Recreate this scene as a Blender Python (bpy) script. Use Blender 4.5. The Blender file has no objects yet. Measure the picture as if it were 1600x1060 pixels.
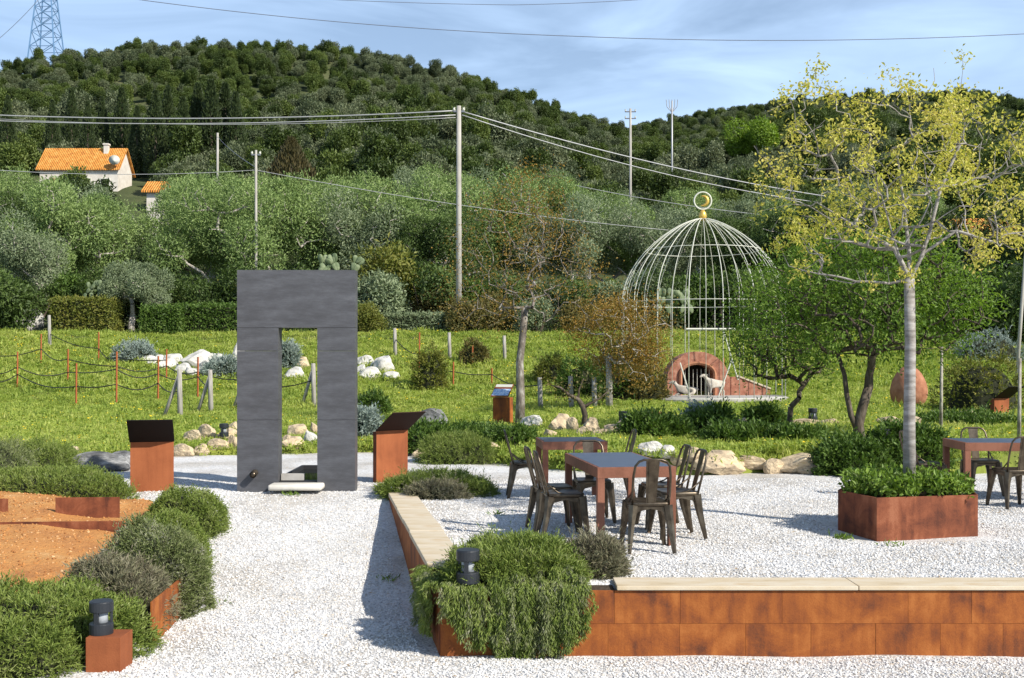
import bpy, bmesh, math, random
import numpy as np
from math import radians, sin, cos, pi, sqrt
from mathutils import Vector, Matrix, noise as mnoise

S = bpy.context.scene
C = S.collection
rng = np.random.default_rng(7)
random.seed(7)

# ------------------------------------------------------------------ camera, sky, sun, exposure
F_PX, HZ, CAMZ = 1700.0, 565.0, 1.73
cam = bpy.data.cameras.new('camera'); camo = bpy.data.objects.new('camera', cam); C.objects.link(camo)
camo.location = (0, 0, CAMZ); camo.rotation_euler = (radians(90), 0, 0)
cam.sensor_width = 36; cam.lens = 36 * F_PX / 1600.0
cam.shift_y = (HZ - 530) / 1600.0
cam.clip_end = 6000; cam.clip_start = 0.05
S.camera = camo

SUN_EL = radians(37); SUN_D = Vector((0.80, -0.60, 0)).normalized()
world = bpy.data.worlds.new('World'); S.world = world; world.use_nodes = True
wn = world.node_tree.nodes; wl = world.node_tree.links; wn.clear()
w_out = wn.new('ShaderNodeOutputWorld'); w_bg = wn.new('ShaderNodeBackground')
sky = wn.new('ShaderNodeTexSky'); sky.sky_type = 'NISHITA'; sky.sun_disc = False
sky.sun_elevation = SUN_EL; sky.sun_rotation = math.atan2(SUN_D.x, SUN_D.y)
sky.air_density = 1.0; sky.dust_density = 0.6; sky.ozone_density = 3.0
tc = wn.new('ShaderNodeTexCoord'); mp = wn.new('ShaderNodeMapping')
mp.inputs['Scale'].default_value = (1.6, 1.6, 7.5); mp.inputs['Rotation'].default_value = (0.10, 0.12, 0.3)
nz = wn.new('ShaderNodeTexNoise'); nz.inputs['Scale'].default_value = 2.1; nz.inputs['Detail'].default_value = 5
nz.inputs['Roughness'].default_value = 0.55; nz.inputs['Distortion'].default_value = 0.7
rp = wn.new('ShaderNodeValToRGB'); rp.color_ramp.elements[0].position = 0.34; rp.color_ramp.elements[1].position = 0.82
rp.color_ramp.elements[0].color = (0.16, 0.16, 0.16, 1); rp.color_ramp.elements[1].color = (0.85, 0.85, 0.85, 1)
mx = wn.new('ShaderNodeMixRGB'); mx.inputs[2].default_value = (9.8, 13.0, 17.5, 1)
wl.new(tc.outputs['Generated'], mp.inputs['Vector']); wl.new(mp.outputs['Vector'], nz.inputs['Vector'])
wl.new(nz.outputs['Fac'], rp.inputs['Fac']); 
# thin haze and cirrus thicken towards the horizon, the same all round
sx_n = wn.new('ShaderNodeSeparateXYZ'); wl.new(tc.outputs['Generated'], sx_n.inputs[0])
hz_r = wn.new('ShaderNodeValToRGB'); wl.new(sx_n.outputs['Z'], hz_r.inputs['Fac'])
hz_r.color_ramp.elements[0].position = 0.0; hz_r.color_ramp.elements[0].color = (0.95, 0.95, 0.95, 1)
hz_r.color_ramp.elements[1].position = 0.75; hz_r.color_ramp.elements[1].color = (0.12, 0.12, 0.12, 1)
e_ = hz_r.color_ramp.elements.new(0.28); e_.color = (0.62, 0.62, 0.62, 1)
ad_n = wn.new('ShaderNodeMath'); ad_n.operation = 'MULTIPLY_ADD'; ad_n.inputs[1].default_value = 1.0; ad_n.inputs[2].default_value = 0.19
wl.new(rp.outputs['Color'], ad_n.inputs[0])
mu_n = wn.new('ShaderNodeMath'); mu_n.operation = 'MULTIPLY'; mu_n.use_clamp = True
wl.new(ad_n.outputs[0], mu_n.inputs[0]); wl.new(hz_r.outputs['Color'], mu_n.inputs[1]); wl.new(mu_n.outputs[0], mx.inputs[0]); wl.new(sky.outputs['Color'], mx.inputs[1])
wl.new(mx.outputs['Color'], w_bg.inputs['Color']); w_bg.inputs['Strength'].default_value = 0.078
wl.new(w_bg.outputs['Background'], w_out.inputs['Surface'])

sl = bpy.data.lights.new('sun', 'SUN'); sl.energy = 5.0; sl.angle = radians(0.53); sl.color = (1.0, 0.94, 0.84)
so = bpy.data.objects.new('sun', sl); C.objects.link(so)
ldir = Vector((-SUN_D.x * cos(SUN_EL), -SUN_D.y * cos(SUN_EL), -sin(SUN_EL)))
so.rotation_euler = ldir.to_track_quat('-Z', 'Y').to_euler(); so.location = (20, -15, 30)
S.view_settings.view_transform = 'Standard'; S.view_settings.look = 'None'
S.view_settings.exposure = 0.50; S.view_settings.gamma = 1.0
S.render.engine = 'CYCLES'
S.cycles.max_bounces = 6; S.cycles.diffuse_bounces = 3; S.cycles.transparent_max_bounces = 4
S.cycles.use_denoising = True

# ------------------------------------------------------------------ helpers
def tag(o, label=None, cat=None, group=None, kind=None):
    if label: o['label'] = label
    if cat: o['category'] = cat
    if group: o['group'] = group
    if kind: o['kind'] = kind
    return o

def empty(name, loc=(0, 0, 0), rz=0.0):
    o = bpy.data.objects.new(name, None); C.objects.link(o)
    o.location = loc; o.rotation_euler = (0, 0, rz); o.empty_display_size = 0.1
    return o

def link_mesh(name, me, mat, parent=None, loc=None):
    o = bpy.data.objects.new(name, me); C.objects.link(o)
    if mat is not None and len(me.materials) == 0:
        for m in (mat if isinstance(mat, (list, tuple)) else [mat]): me.materials.append(m)
    if parent: o.parent = parent
    if loc is not None: o.location = loc
    return o

def quad_mesh(name, V, Q, mats, mi=None, smooth=False):
    V = np.asarray(V, np.float32); Q = np.asarray(Q, np.int32)
    me = bpy.data.meshes.new(name)
    me.vertices.add(len(V)); me.vertices.foreach_set('co', V.ravel())
    me.loops.add(Q.size); me.loops.foreach_set('vertex_index', Q.ravel())
    k = Q.shape[1]
    me.polygons.add(len(Q)); me.polygons.foreach_set('loop_start', np.arange(0, Q.size, k, dtype=np.int32))
    me.polygons.foreach_set('loop_total', np.full(len(Q), k, np.int32))
    if mi is not None: me.polygons.foreach_set('material_index', np.asarray(mi, np.int32))
    me.polygons.foreach_set('use_smooth', np.full(len(Q), smooth, bool))
    for m in (mats if isinstance(mats, (list, tuple)) else [mats]): me.materials.append(m)
    me.update(calc_edges=True)
    return me

class MB:
    def __init__(s): s.v = []; s.f = []; s.m = []; s.mi = 0
    def add(s, vs, fs):
        o = len(s.v); s.v += [tuple(v) for v in vs]
        for f in fs: s.f.append(tuple(i + o for i in f)); s.m.append(s.mi)
    def box(s, c, size, rot=None, taper=1.0):
        hx, hy, hz = size[0] / 2, size[1] / 2, size[2] / 2
        vs = [Vector((x * hx * (taper if z > 0 else 1), y * hy * (taper if z > 0 else 1), z * hz)) for z in (-1, 1) for y in (-1, 1) for x in (-1, 1)]
        if rot is not None: vs = [rot @ v for v in vs]
        vs = [v + Vector(c) for v in vs]
        s.add(vs, [(0, 2, 3, 1), (4, 5, 7, 6), (0, 1, 5, 4), (2, 6, 7, 3), (0, 4, 6, 2), (1, 3, 7, 5)])
        return s
    def tube(s, pts, rad, n=6, caps=True, closed=False):
        pts = [Vector(p) for p in pts]; k = len(pts)
        if not hasattr(rad, '__len__'): rad = [rad] * k
        vs = []; up = Vector((0, 0, 1)); prev = None
        for i, p in enumerate(pts):
            if closed: t = pts[(i + 1) % k] - pts[i - 1]
            else: t = pts[min(i + 1, k - 1)] - pts[max(i - 1, 0)]
            t.normalize()
            if prev is None:
                a = t.cross(up)
                if a.length < 1e-3: a = t.cross(Vector((1, 0, 0)))
            else: a = prev - t * prev.dot(t)
            a.normalize(); prev = a; b = t.cross(a)
            for j in range(n):
                th = 2 * pi * j / n
                vs.append(p + (a * cos(th) + b * sin(th)) * rad[i])
        fs = []
        for i in range(k if closed else k - 1):
            for j in range(n):
                q = (i + 1) % k
                fs.append((i * n + j, i * n + (j + 1) % n, q * n + (j + 1) % n, q * n + j))
        if caps and not closed:
            fs.append(tuple(range(n - 1, -1, -1))); fs.append(tuple((k - 1) * n + j for j in range(n)))
        s.add(vs, fs); return s
    def lathe(s, prof, n=20, c=(0, 0, 0)):
        vs = []; fs = []
        for r, z in prof:
            for j in range(n): vs.append((c[0] + r * cos(2 * pi * j / n), c[1] + r * sin(2 * pi * j / n), c[2] + z))
        for i in range(len(prof) - 1):
            for j in range(n): fs.append((i * n + j, i * n + (j + 1) % n, (i + 1) * n + (j + 1) % n, (i + 1) * n + j))
        fs.append(tuple(range(n - 1, -1, -1))); fs.append(tuple((len(prof) - 1) * n + j for j in range(n)))
        s.add(vs, fs); return s
    def prism(s, poly, z0, z1):
        n = len(poly)
        vs = [(x, y, z0) for x, y in poly] + [(x, y, z1) for x, y in poly]
        fs = [tuple(range(n - 1, -1, -1)), tuple(range(n, 2 * n))] + [(i, (i + 1) % n, n + (i + 1) % n, n + i) for i in range(n)]
        s.add(vs, fs); return s
    def mesh(s, name, mats, smooth=False, bevel=0.0):
        me = bpy.data.meshes.new(name); me.from_pydata(s.v, [], s.f)
        for m in (mats if isinstance(mats, (list, tuple)) else [mats]): me.materials.append(m)
        me.polygons.foreach_set('material_index', s.m)
        bm = bmesh.new(); bm.from_mesh(me)
        bmesh.ops.recalc_face_normals(bm, faces=bm.faces)
        if bevel > 0:
            es = [e for e in bm.edges if len(e.link_faces) == 2 and e.calc_face_angle(0) > 0.6]
            bmesh.ops.bevel(bm, geom=es, offset=bevel, segments=2, affect='EDGES', profile=0.6)
        bm.to_mesh(me); bm.free()
        me.polygons.foreach_set('use_smooth', [smooth] * len(me.polygons))
        me.update(); return me
    def build(s, name, mats, parent=None, smooth=False, bevel=0.0, loc=None):
        return link_mesh(name, s.mesh(name, mats, smooth, bevel), None, parent, loc)

def copy_tree(o, parent=None):
    c = o.copy(); C.objects.link(c); c.parent = parent
    for ch in list(o.children): copy_tree(ch, c)
    return c

# ------------------------------------------------------------------ materials
def nodemat(name):
    m = bpy.data.materials.new(name); m.use_nodes = True
    nt = m.node_tree; b = nt.nodes['Principled BSDF']
    b.inputs['Specular IOR Level'].default_value = 0.3
    return m, nt.nodes, nt.links, b

def ramp(nodes, cols, pos=None, interp='LINEAR'):
    r = nodes.new('ShaderNodeValToRGB'); e = r.color_ramp; e.interpolation = interp
    n = len(cols)
    while len(e.elements) < n: e.elements.new(0.5)
    for i, c in enumerate(cols):
        e.elements[i].position = pos[i] if pos else i / (n - 1 if n > 1 else 1)
        e.elements[i].color = (*c, 1)
    return r

def noisy(name, cols, scale=8, rough=0.7, bump=0.2, bscale=None, pos=None, metal=0.0, stretch=(1, 1, 1), detail=8, bdist=0.02, spec=0.3, objcoord=True, nr=0.62):
    m, n, l, b = nodemat(name)
    t = n.new('ShaderNodeTexCoord'); mpn = n.new('ShaderNodeMapping'); mpn.inputs['Scale'].default_value = stretch
    l.new(t.outputs['Object' if objcoord else 'Generated'], mpn.inputs['Vector'])
    nz = n.new('ShaderNodeTexNoise'); nz.inputs['Scale'].default_value = scale; nz.inputs['Detail'].default_value = detail
    nz.inputs['Roughness'].default_value = nr
    l.new(mpn.outputs['Vector'], nz.inputs['Vector'])
    r = ramp(n, cols, pos or [0.3 + 0.4 * i / (len(cols) - 1) for i in range(len(cols))])
    l.new(nz.outputs['Fac'], r.inputs['Fac']); l.new(r.outputs['Color'], b.inputs['Base Color'])
    b.inputs['Roughness'].default_value = rough; b.inputs['Metallic'].default_value = metal
    b.inputs['Specular IOR Level'].default_value = spec
    if bump:
        n2 = n.new('ShaderNodeTexNoise'); n2.inputs['Scale'].default_value = bscale or scale * 4; n2.inputs['Detail'].default_value = 6
        l.new(mpn.outputs['Vector'], n2.inputs['Vector'])
        bp = n.new('ShaderNodeBump'); bp.inputs['Strength'].default_value = bump; bp.inputs['Distance'].default_value = bdist
        l.new(n2.outputs['Fac'], bp.inputs['Height']); l.new(bp.outputs['Normal'], b.inputs['Normal'])
    return m

LEAFK = 1.35
def leafmat(name, cols, trans=0.3, clump=1.2, inst=False, rough=0.55, trcol=None):
    cols = [tuple(min(0.7, k * LEAFK) for k in c) for c in cols]
    m, n, l, b = nodemat(name)
    g = n.new('ShaderNodeNewGeometry'); t = n.new('ShaderNodeTexCoord')
    nz = n.new('ShaderNodeTexNoise'); nz.inputs['Scale'].default_value = clump; nz.inputs['Detail'].default_value = 2
    l.new(g.outputs['Position'] if inst else t.outputs['Object'], nz.inputs['Vector'])
    a = n.new('ShaderNodeMath'); a.operation = 'MULTIPLY_ADD'; a.inputs[1].default_value = 0.36
    l.new(g.outputs['Random Per Island'], a.inputs[0])
    a2 = n.new('ShaderNodeMath'); a2.operation = 'MULTIPLY'; a2.inputs[1].default_value = 0.68
    l.new(nz.outputs['Fac'], a2.inputs[0]); l.new(a2.outputs[0], a.inputs[2])
    src = a.outputs[0]
    if inst:
        oi = n.new('ShaderNodeObjectInfo'); a3 = n.new('ShaderNodeMath'); a3.operation = 'MULTIPLY_ADD'
        a3.inputs[1].default_value = 0.36; l.new(oi.outputs['Random'], a3.inputs[0])
        a4 = n.new('ShaderNodeMath'); a4.operation = 'MULTIPLY'; a4.inputs[1].default_value = 0.68; l.new(src, a4.inputs[0])
        l.new(a4.outputs[0], a3.inputs[2]); src = a3.outputs[0]
    r = ramp(n, cols, [0.12 + 0.76 * i / (len(cols) - 1) for i in range(len(cols))])
    l.new(src, r.inputs['Fac']); l.new(r.outputs['Color'], b.inputs['Base Color'])
    b.inputs['Roughness'].default_value = rough
    tr = n.new('ShaderNodeBsdfTranslucent'); mxs = n.new('ShaderNodeMixShader'); mxs.inputs[0].default_value = trans
    hs = n.new('ShaderNodeHueSaturation'); hs.inputs['Saturation'].default_value = 1.1; hs.inputs['Value'].default_value = 1.3
    l.new(r.outputs['Color'], hs.inputs['Color']); l.new(hs.outputs['Color'], tr.inputs['Color'])
    l.new(b.outputs['BSDF'], mxs.inputs[1]); l.new(tr.outputs['BSDF'], mxs.inputs[2])
    out = n['Material Output']; l.new(mxs.outputs['Shader'], out.inputs['Surface'])
    return m

def corten(name, cols, scale=2.2, rough=0.8, sc2=14):
    m, n, l, b = nodemat(name)
    t = n.new('ShaderNodeTexCoord'); g = n.new('ShaderNodeObjectInfo')
    ad = n.new('ShaderNodeVectorMath'); ad.operation = 'ADD'
    mu = n.new('ShaderNodeVectorMath'); mu.operation = 'SCALE'; mu.inputs['Scale'].default_value = 7.0
    ge = n.new('ShaderNodeNewGeometry'); l.new(ge.outputs['Position'], ad.inputs[0])
    rd = n.new('ShaderNodeMath'); rd.operation = 'MULTIPLY'; rd.inputs[1].default_value = 0.25; l.new(g.outputs['Random'], rd.inputs[0]); l.new(rd.outputs[0], ad.inputs[1])
    n1 = n.new('ShaderNodeTexNoise'); n1.inputs['Scale'].default_value = scale; n1.inputs['Detail'].default_value = 9; n1.inputs['Roughness'].default_value = 0.6
    n1.inputs['Distortion'].default_value = 0.6
    n2 = n.new('ShaderNodeTexNoise'); n2.inputs['Scale'].default_value = sc2 * 6; n2.inputs['Detail'].default_value = 4
    l.new(ad.outputs[0], n1.inputs['Vector']); l.new(ad.outputs[0], n2.inputs['Vector'])
    r = ramp(n, cols, [0.33 + 0.34 * i / (len(cols) - 1) for i in range(len(cols))])
    mm = n.new('ShaderNodeMath'); mm.operation = 'MULTIPLY_ADD'; mm.inputs[1].default_value = 0.16
    ms = n.new('ShaderNodeMapping'); ms.inputs['Scale'].default_value = (9, 9, 0.9); l.new(ad.outputs[0], ms.inputs['Vector'])
    n3 = n.new('ShaderNodeTexNoise'); n3.inputs['Scale'].default_value = 1.6; n3.inputs['Detail'].default_value = 6; l.new(ms.outputs['Vector'], n3.inputs['Vector'])
    m3 = n.new('ShaderNodeMath'); m3.operation = 'MULTIPLY_ADD'; m3.inputs[1].default_value = 0.4; l.new(n3.outputs['Fac'], m3.inputs[0])
    s3 = n.new('ShaderNodeMath'); s3.operation = 'SUBTRACT'; s3.inputs[1].default_value = 0.2; l.new(n1.outputs['Fac'], m3.inputs[2]); l.new(m3.outputs[0], s3.inputs[0])
    sb = n.new('ShaderNodeMath'); sb.operation = 'SUBTRACT'; sb.inputs[1].default_value = 0.08
    l.new(n2.outputs['Fac'], mm.inputs[0]); l.new(s3.outputs[0], mm.inputs[2]); l.new(mm.outputs[0], sb.inputs[0])
    l.new(sb.outputs[0], r.inputs['Fac']); l.new(r.outputs['Color'], b.inputs['Base Color'])
    b.inputs['Roughness'].default_value = rough; b.inputs['Specular IOR Level'].default_value = 0.25
    bp = n.new('ShaderNodeBump'); bp.inputs['Strength'].default_value = 0.25; bp.inputs['Distance'].default_value = 0.006
    l.new(n2.outputs['Fac'], bp.inputs['Height']); l.new(bp.outputs['Normal'], b.inputs['Normal'])
    return m

def gravelmat():
    m, n, l, b = nodemat('white_gravel')
    t = n.new('ShaderNodeTexCoord')
    v = n.new('ShaderNodeTexVoronoi'); v.inputs['Scale'].default_value = 46; v.inputs['Randomness'].default_value = 1
    l.new(t.outputs['Object'], v.inputs['Vector'])
    sp = n.new('ShaderNodeSeparateColor'); l.new(v.outputs['Color'], sp.inputs[0])
    r = ramp(n, [(0.38, 0.375, 0.37), (0.52, 0.515, 0.51), (0.61, 0.605, 0.6), (0.70, 0.695, 0.69), (0.54, 0.47, 0.38)], [0.0, 0.2, 0.5, 0.86, 1.0])
    l.new(sp.outputs[0], r.inputs['Fac'])
    nz = n.new('ShaderNodeTexNoise'); nz.inputs['Scale'].default_value = 0.9; nz.inputs['Detail'].default_value = 6
    l.new(t.outputs['Object'], nz.inputs['Vector'])
    r2 = ramp(n, [(0.72, 0.68, 0.62), (1, 1, 1)], [0.33, 0.58]); l.new(nz.outputs['Fac'], r2.inputs['Fac'])
    mu = n.new('ShaderNodeMixRGB'); mu.blend_type = 'MULTIPLY'; mu.inputs[0].default_value = 1
    l.new(r.outputs['Color'], mu.inputs[1]); l.new(r2.outputs['Color'], mu.inputs[2]); l.new(mu.outputs['Color'], b.inputs['Base Color'])
    b.inputs['Roughness'].default_value = 0.85
    inv = n.new('ShaderNodeMath'); inv.operation = 'SUBTRACT'; inv.inputs[0].default_value = 1.0; l.new(v.outputs['Distance'], inv.inputs[1])
    bp = n.new('ShaderNodeBump'); bp.inputs['Strength'].default_value = 0.8; bp.inputs['Distance'].default_value = 0.012
    l.new(inv.outputs[0], bp.inputs['Height']); l.new(bp.outputs['Normal'], b.inputs['Normal'])
    return m

def instmat(name, cols, rough=0.8):
    m, n, l, b = nodemat(name)
    oi = n.new('ShaderNodeObjectInfo'); r = ramp(n, cols); l.new(oi.outputs['Random'], r.inputs['Fac'])
    l.new(r.outputs['Color'], b.inputs['Base Color']); b.inputs['Roughness'].default_value = rough
    return m

def plain(name, col, rough=0.6, metal=0.0, spec=0.4):
    m, n, l, b = nodemat(name)
    b.inputs['Base Color'].default_value = (*col, 1); b.inputs['Roughness'].default_value = rough
    b.inputs['Metallic'].default_value = metal; b.inputs['Specular IOR Level'].default_value = spec
    return m

M = {}
M['gravel'] = gravelmat()
M['pebble'] = instmat('pebble', [(0.34, 0.335, 0.33), (0.56, 0.555, 0.55), (0.62, 0.615, 0.61), (0.72, 0.715, 0.71), (0.5, 0.44, 0.36)])
M['corten_wall'] = corten('corten_orange', [(0.11, 0.036, 0.016), (0.2, 0.058, 0.016), (0.275, 0.083, 0.018), (0.35, 0.118, 0.028)], 2.6)
M['corten_dark'] = corten('corten_brown', [(0.075, 0.024, 0.014), (0.14, 0.042, 0.02), (0.2, 0.062, 0.028), (0.27, 0.10, 0.05)], 3.5)
M['corten_sign'] = corten('corten_sign', [(0.19, 0.055, 0.02), (0.25, 0.075, 0.027), (0.3, 0.095, 0.035)], 1.6)
M['corten_table'] = corten('corten_table', [(0.15, 0.06, 0.035), (0.2, 0.08, 0.048), (0.25, 0.105, 0.065)], 2.0, 0.6)
M['coping'] = noisy('sandstone_coping', [(0.36, 0.27, 0.16), (0.5, 0.41, 0.28), (0.55, 0.48, 0.37), (0.46, 0.33, 0.18)], 2.2, 0.8, 0.15, 60, bdist=0.004, stretch=(0.6, 2, 1))
M['slate'] = noisy('dark_porcelain', [(0.04, 0.04, 0.043), (0.06, 0.06, 0.066), (0.088, 0.09, 0.1), (0.16, 0.155, 0.155)], 5.0, 0.5, 0.15, 60, nr=0.78, pos=[0.25, 0.45, 0.6, 0.76], stretch=(0.4, 0.4, 1.7), detail=15, bdist=0.003, spec=0.5)
M['slate_cut'] = plain('dark_cut_edge', (0.02, 0.02, 0.022), 0.7)
M['tabletop'] = noisy('sky_tinted_tabletop', [(0.05, 0.072, 0.12), (0.075, 0.10, 0.16)], 6, 0.32, 0.0, spec=0.5)  # blue of the reflected sky painted into the dark grey top's base colour
M['gunmetal'] = noisy('gunmetal_patina', [(0.045, 0.034, 0.024), (0.10, 0.078, 0.055), (0.17, 0.14, 0.10)], 9, 0.36, 0.05, 60, metal=0.75, bdist=0.002, spec=0.5)
M['grass_ground'] = noisy('meadow_soil', [(0.12, 0.11, 0.04), (0.13, 0.16, 0.025), (0.2, 0.23, 0.035), (0.3, 0.3, 0.09)], 0.5, 0.9, 0.6, 9, bdist=0.08, detail=12)
M['hill_ground'] = noisy('hill_scrub', [(0.03, 0.042, 0.014), (0.06, 0.075, 0.025), (0.11, 0.11, 0.05)], 0.12, 0.95, 0.5, 2, bdist=0.3, detail=10)
M['grass'] = leafmat('meadow_grass', [(0.096, 0.15, 0.024), (0.18, 0.24, 0.041), (0.264, 0.312, 0.062), (0.372, 0.372, 0.12)], 0.4, 0.3, inst=True)
M['flower'] = plain('yellow_flower', (0.75, 0.55, 0.02), 0.6)
M['rosemary'] = leafmat('rosemary_needles', [(0.034, 0.053, 0.012), (0.086, 0.125, 0.021), (0.15, 0.189, 0.039), (0.232, 0.241, 0.12)], 0.2, 5)
M['rosemary_grey'] = leafmat('rosemary_grey_needles', [(0.036, 0.054, 0.016), (0.09, 0.117, 0.034), (0.153, 0.171, 0.072), (0.252, 0.225, 0.225)], 0.2, 5)
M['lavender'] = leafmat('lavender_needles', [(0.06, 0.055, 0.035), (0.12, 0.105, 0.07), (0.16, 0.16, 0.09), (0.22, 0.18, 0.15)], 0.2, 5)
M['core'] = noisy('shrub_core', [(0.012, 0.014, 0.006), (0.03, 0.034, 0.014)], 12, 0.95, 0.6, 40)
M['shrub_green'] = leafmat('bush_leaves', [(0.017, 0.034, 0.007), (0.038, 0.072, 0.012), (0.076, 0.128, 0.021), (0.128, 0.17, 0.043)], 0.25, 2)
M['shrub_olive'] = leafmat('bush_olive_leaves', [(0.05, 0.065, 0.012), (0.09, 0.11, 0.018), (0.14, 0.145, 0.028), (0.19, 0.16, 0.035)], 0.25, 2)
M['shrub_silver'] = leafmat('silver_leaves', [(0.11, 0.14, 0.11), (0.18, 0.22, 0.19), (0.26, 0.3, 0.27)], 0.2, 3)
M['shrub_rust'] = leafmat('rust_bush_leaves', [(0.045, 0.052, 0.018), (0.08, 0.085, 0.025), (0.13, 0.10, 0.03), (0.085, 0.11, 0.03)], 0.25, 2)
M['planter_leaf'] = leafmat('ground_cover_leaves', [(0.06, 0.055, 0.03), (0.06, 0.10, 0.015), (0.12, 0.19, 0.025), (0.22, 0.29, 0.06)], 0.3, 4)
M['yellow_leaf'] = leafmat('spring_yellow_leaves', [(0.184, 0.216, 0.027), (0.302, 0.308, 0.049), (0.41, 0.373, 0.086), (0.486, 0.4, 0.151)], 0.35, 0.9)
M['green_leaf'] = leafmat('almond_leaves', [(0.034, 0.066, 0.012), (0.072, 0.126, 0.019), (0.126, 0.198, 0.029), (0.204, 0.27, 0.06)], 0.4, 0.9)
M['oak_leaf'] = leafmat('withered_oak_leaves', [(0.09, 0.08, 0.02), (0.2, 0.12, 0.02), (0.36, 0.18, 0.025), (0.16, 0.16, 0.04)], 0.3, 0.8)
M['rust_leaf'] = leafmat('rust_tree_leaves', [(0.07, 0.07, 0.02), (0.13, 0.11, 0.025), (0.25, 0.14, 0.028), (0.12, 0.13, 0.035)], 0.3, 0.8)
M['olive_leaf'] = leafmat('olive_leaves', [(0.046, 0.071, 0.023), (0.102, 0.154, 0.046), (0.192, 0.256, 0.084), (0.307, 0.371, 0.167)], 0.3, 0.35)
M['olive_leaf2'] = leafmat('olive_grey_leaves', [(0.052, 0.072, 0.037), (0.111, 0.143, 0.072), (0.195, 0.234, 0.131), (0.299, 0.338, 0.221)], 0.3, 0.35)
M['dark_leaf'] = leafmat('dark_evergreen_leaves', [(0.013, 0.027, 0.007), (0.032, 0.054, 0.013), (0.063, 0.099, 0.022), (0.099, 0.135, 0.036)], 0.25, 0.4)
M['cypress_leaf'] = leafmat('cypress_leaves', [(0.012, 0.02, 0.007), (0.026, 0.04, 0.012), (0.045, 0.062, 0.02)], 0.15, 0.5)
M['conifer_leaf'] = leafmat('brown_conifer_leaves', [(0.025, 0.025, 0.01), (0.05, 0.045, 0.016), (0.085, 0.065, 0.025)], 0.15, 0.5)
M['forest_a'] = leafmat('forest_grey_leaves', [(0.04, 0.055, 0.026), (0.071, 0.091, 0.043), (0.112, 0.131, 0.066), (0.162, 0.182, 0.101)], 0.25, 0.3, inst=True)
M['forest_b'] = leafmat('forest_green_leaves', [(0.019, 0.032, 0.009), (0.04, 0.06, 0.014), (0.075, 0.106, 0.023), (0.123, 0.15, 0.035)], 0.25, 0.3, inst=True)
M['bright_leaf'] = leafmat('bright_green_leaves', [(0.07, 0.12, 0.014), (0.12, 0.19, 0.02), (0.18, 0.25, 0.03)], 0.3, 0.3)
M['bark_grey'] = noisy('grey_smooth_bark', [(0.12, 0.105, 0.09), (0.25, 0.23, 0.21), (0.4, 0.38, 0.36)], 5, 0.85, 0.5, 25, stretch=(1, 1, 4), bdist=0.006)
M['bark_dark'] = noisy('dark_bark', [(0.04, 0.03, 0.022), (0.09, 0.07, 0.05), (0.17, 0.14, 0.11)], 7, 0.9, 0.7, 30, stretch=(2, 2, 0.6), bdist=0.012)
M['bark_pale'] = noisy('pale_lichen_bark', [(0.13, 0.11, 0.09), (0.33, 0.3, 0.26), (0.5, 0.48, 0.43)], 6, 0.9, 0.7, 26, stretch=(2, 2, 0.8), bdist=0.015)
M['bark_oak'] = noisy('lichen_oak_bark', [(0.06, 0.048, 0.036), (0.17, 0.145, 0.12), (0.4, 0.38, 0.34)], 5, 0.9, 0.7, 26, stretch=(2, 2, 0.8), bdist=0.015)
M['rock_white'] = noisy('white_limestone', [(0.34, 0.32, 0.28), (0.52, 0.50, 0.46), (0.62, 0.6, 0.56)], 2.5, 0.85, 0.6, 10, bdist=0.04)
M['rock_ochre'] = noisy('ochre_rock', [(0.2, 0.16, 0.12), (0.42, 0.33, 0.22), (0.56, 0.45, 0.3), (0.5, 0.36, 0.16)], 3.0, 0.9, 0.7, 9, bdist=0.05)
M['rock_grey'] = noisy('grey_rock', [(0.05, 0.05, 0.05), (0.16, 0.16, 0.16), (0.42, 0.42, 0.41)], 3.0, 0.9, 0.8, 9, bdist=0.05)
M['soil'] = noisy('orange_clay_soil', [(0.3, 0.13, 0.045), (0.41, 0.185, 0.058), (0.46, 0.22, 0.068), (0.5, 0.28, 0.11)], 2.2, 0.95, 0.7, 30, bdist=0.03, detail=4)
M['dark_soil'] = noisy('dark_soil', [(0.03, 0.02, 0.012), (0.08, 0.055, 0.035)], 14, 0.95, 0.8, 40)
M['bollard'] = plain('anthracite_paint', (0.02, 0.023, 0.028), 0.42)
M['lens'] = plain('frosted_lens', (0.3, 0.32, 0.34), 0.2, 0, 0.6)
M['white_metal'] = plain('white_painted_metal', (0.56, 0.56, 0.48), 0.5)
M['gold'] = plain('gold_paint', (0.7, 0.45, 0.1), 0.35, 0.5)
M['terracotta'] = noisy('terracotta', [(0.22, 0.085, 0.045), (0.33, 0.145, 0.08), (0.42, 0.21, 0.125)], 4, 0.9, 0.5, 18, bdist=0.02)
M['brick'] = noisy('brick_red', [(0.2, 0.08, 0.05), (0.33, 0.14, 0.09), (0.45, 0.24, 0.16)], 6, 0.9, 0.5, 18, bdist=0.01)
M['near_black'] = plain('near_black_steel', (0.008, 0.006, 0.006), 0.7, 0, 0.2)  # even near-black colour of the lectern top panels
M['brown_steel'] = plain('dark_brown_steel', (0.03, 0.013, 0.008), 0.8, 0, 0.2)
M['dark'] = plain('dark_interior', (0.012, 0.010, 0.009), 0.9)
M['concrete'] = noisy('pale_concrete', [(0.3, 0.28, 0.25), (0.44, 0.42, 0.39)], 4, 0.9, 0.2, 30)
M['pole'] = noisy('concrete_pole', [(0.26, 0.24, 0.21), (0.42, 0.40, 0.36)], 3, 0.9, 0.2, 20, stretch=(1, 1, 0.3))
M['wood_grey'] = noisy('weathered_wood', [(0.16, 0.14, 0.12), (0.3, 0.28, 0.25), (0.42, 0.4, 0.37)], 6, 0.9, 0.5, 30, stretch=(3, 3, 0.4), bdist=0.006)
M['stake'] = plain('rusted_stake', (0.32, 0.085, 0.025), 0.8)
M['hose'] = plain('black_drip_hose', (0.02, 0.018, 0.016), 0.6)
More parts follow.
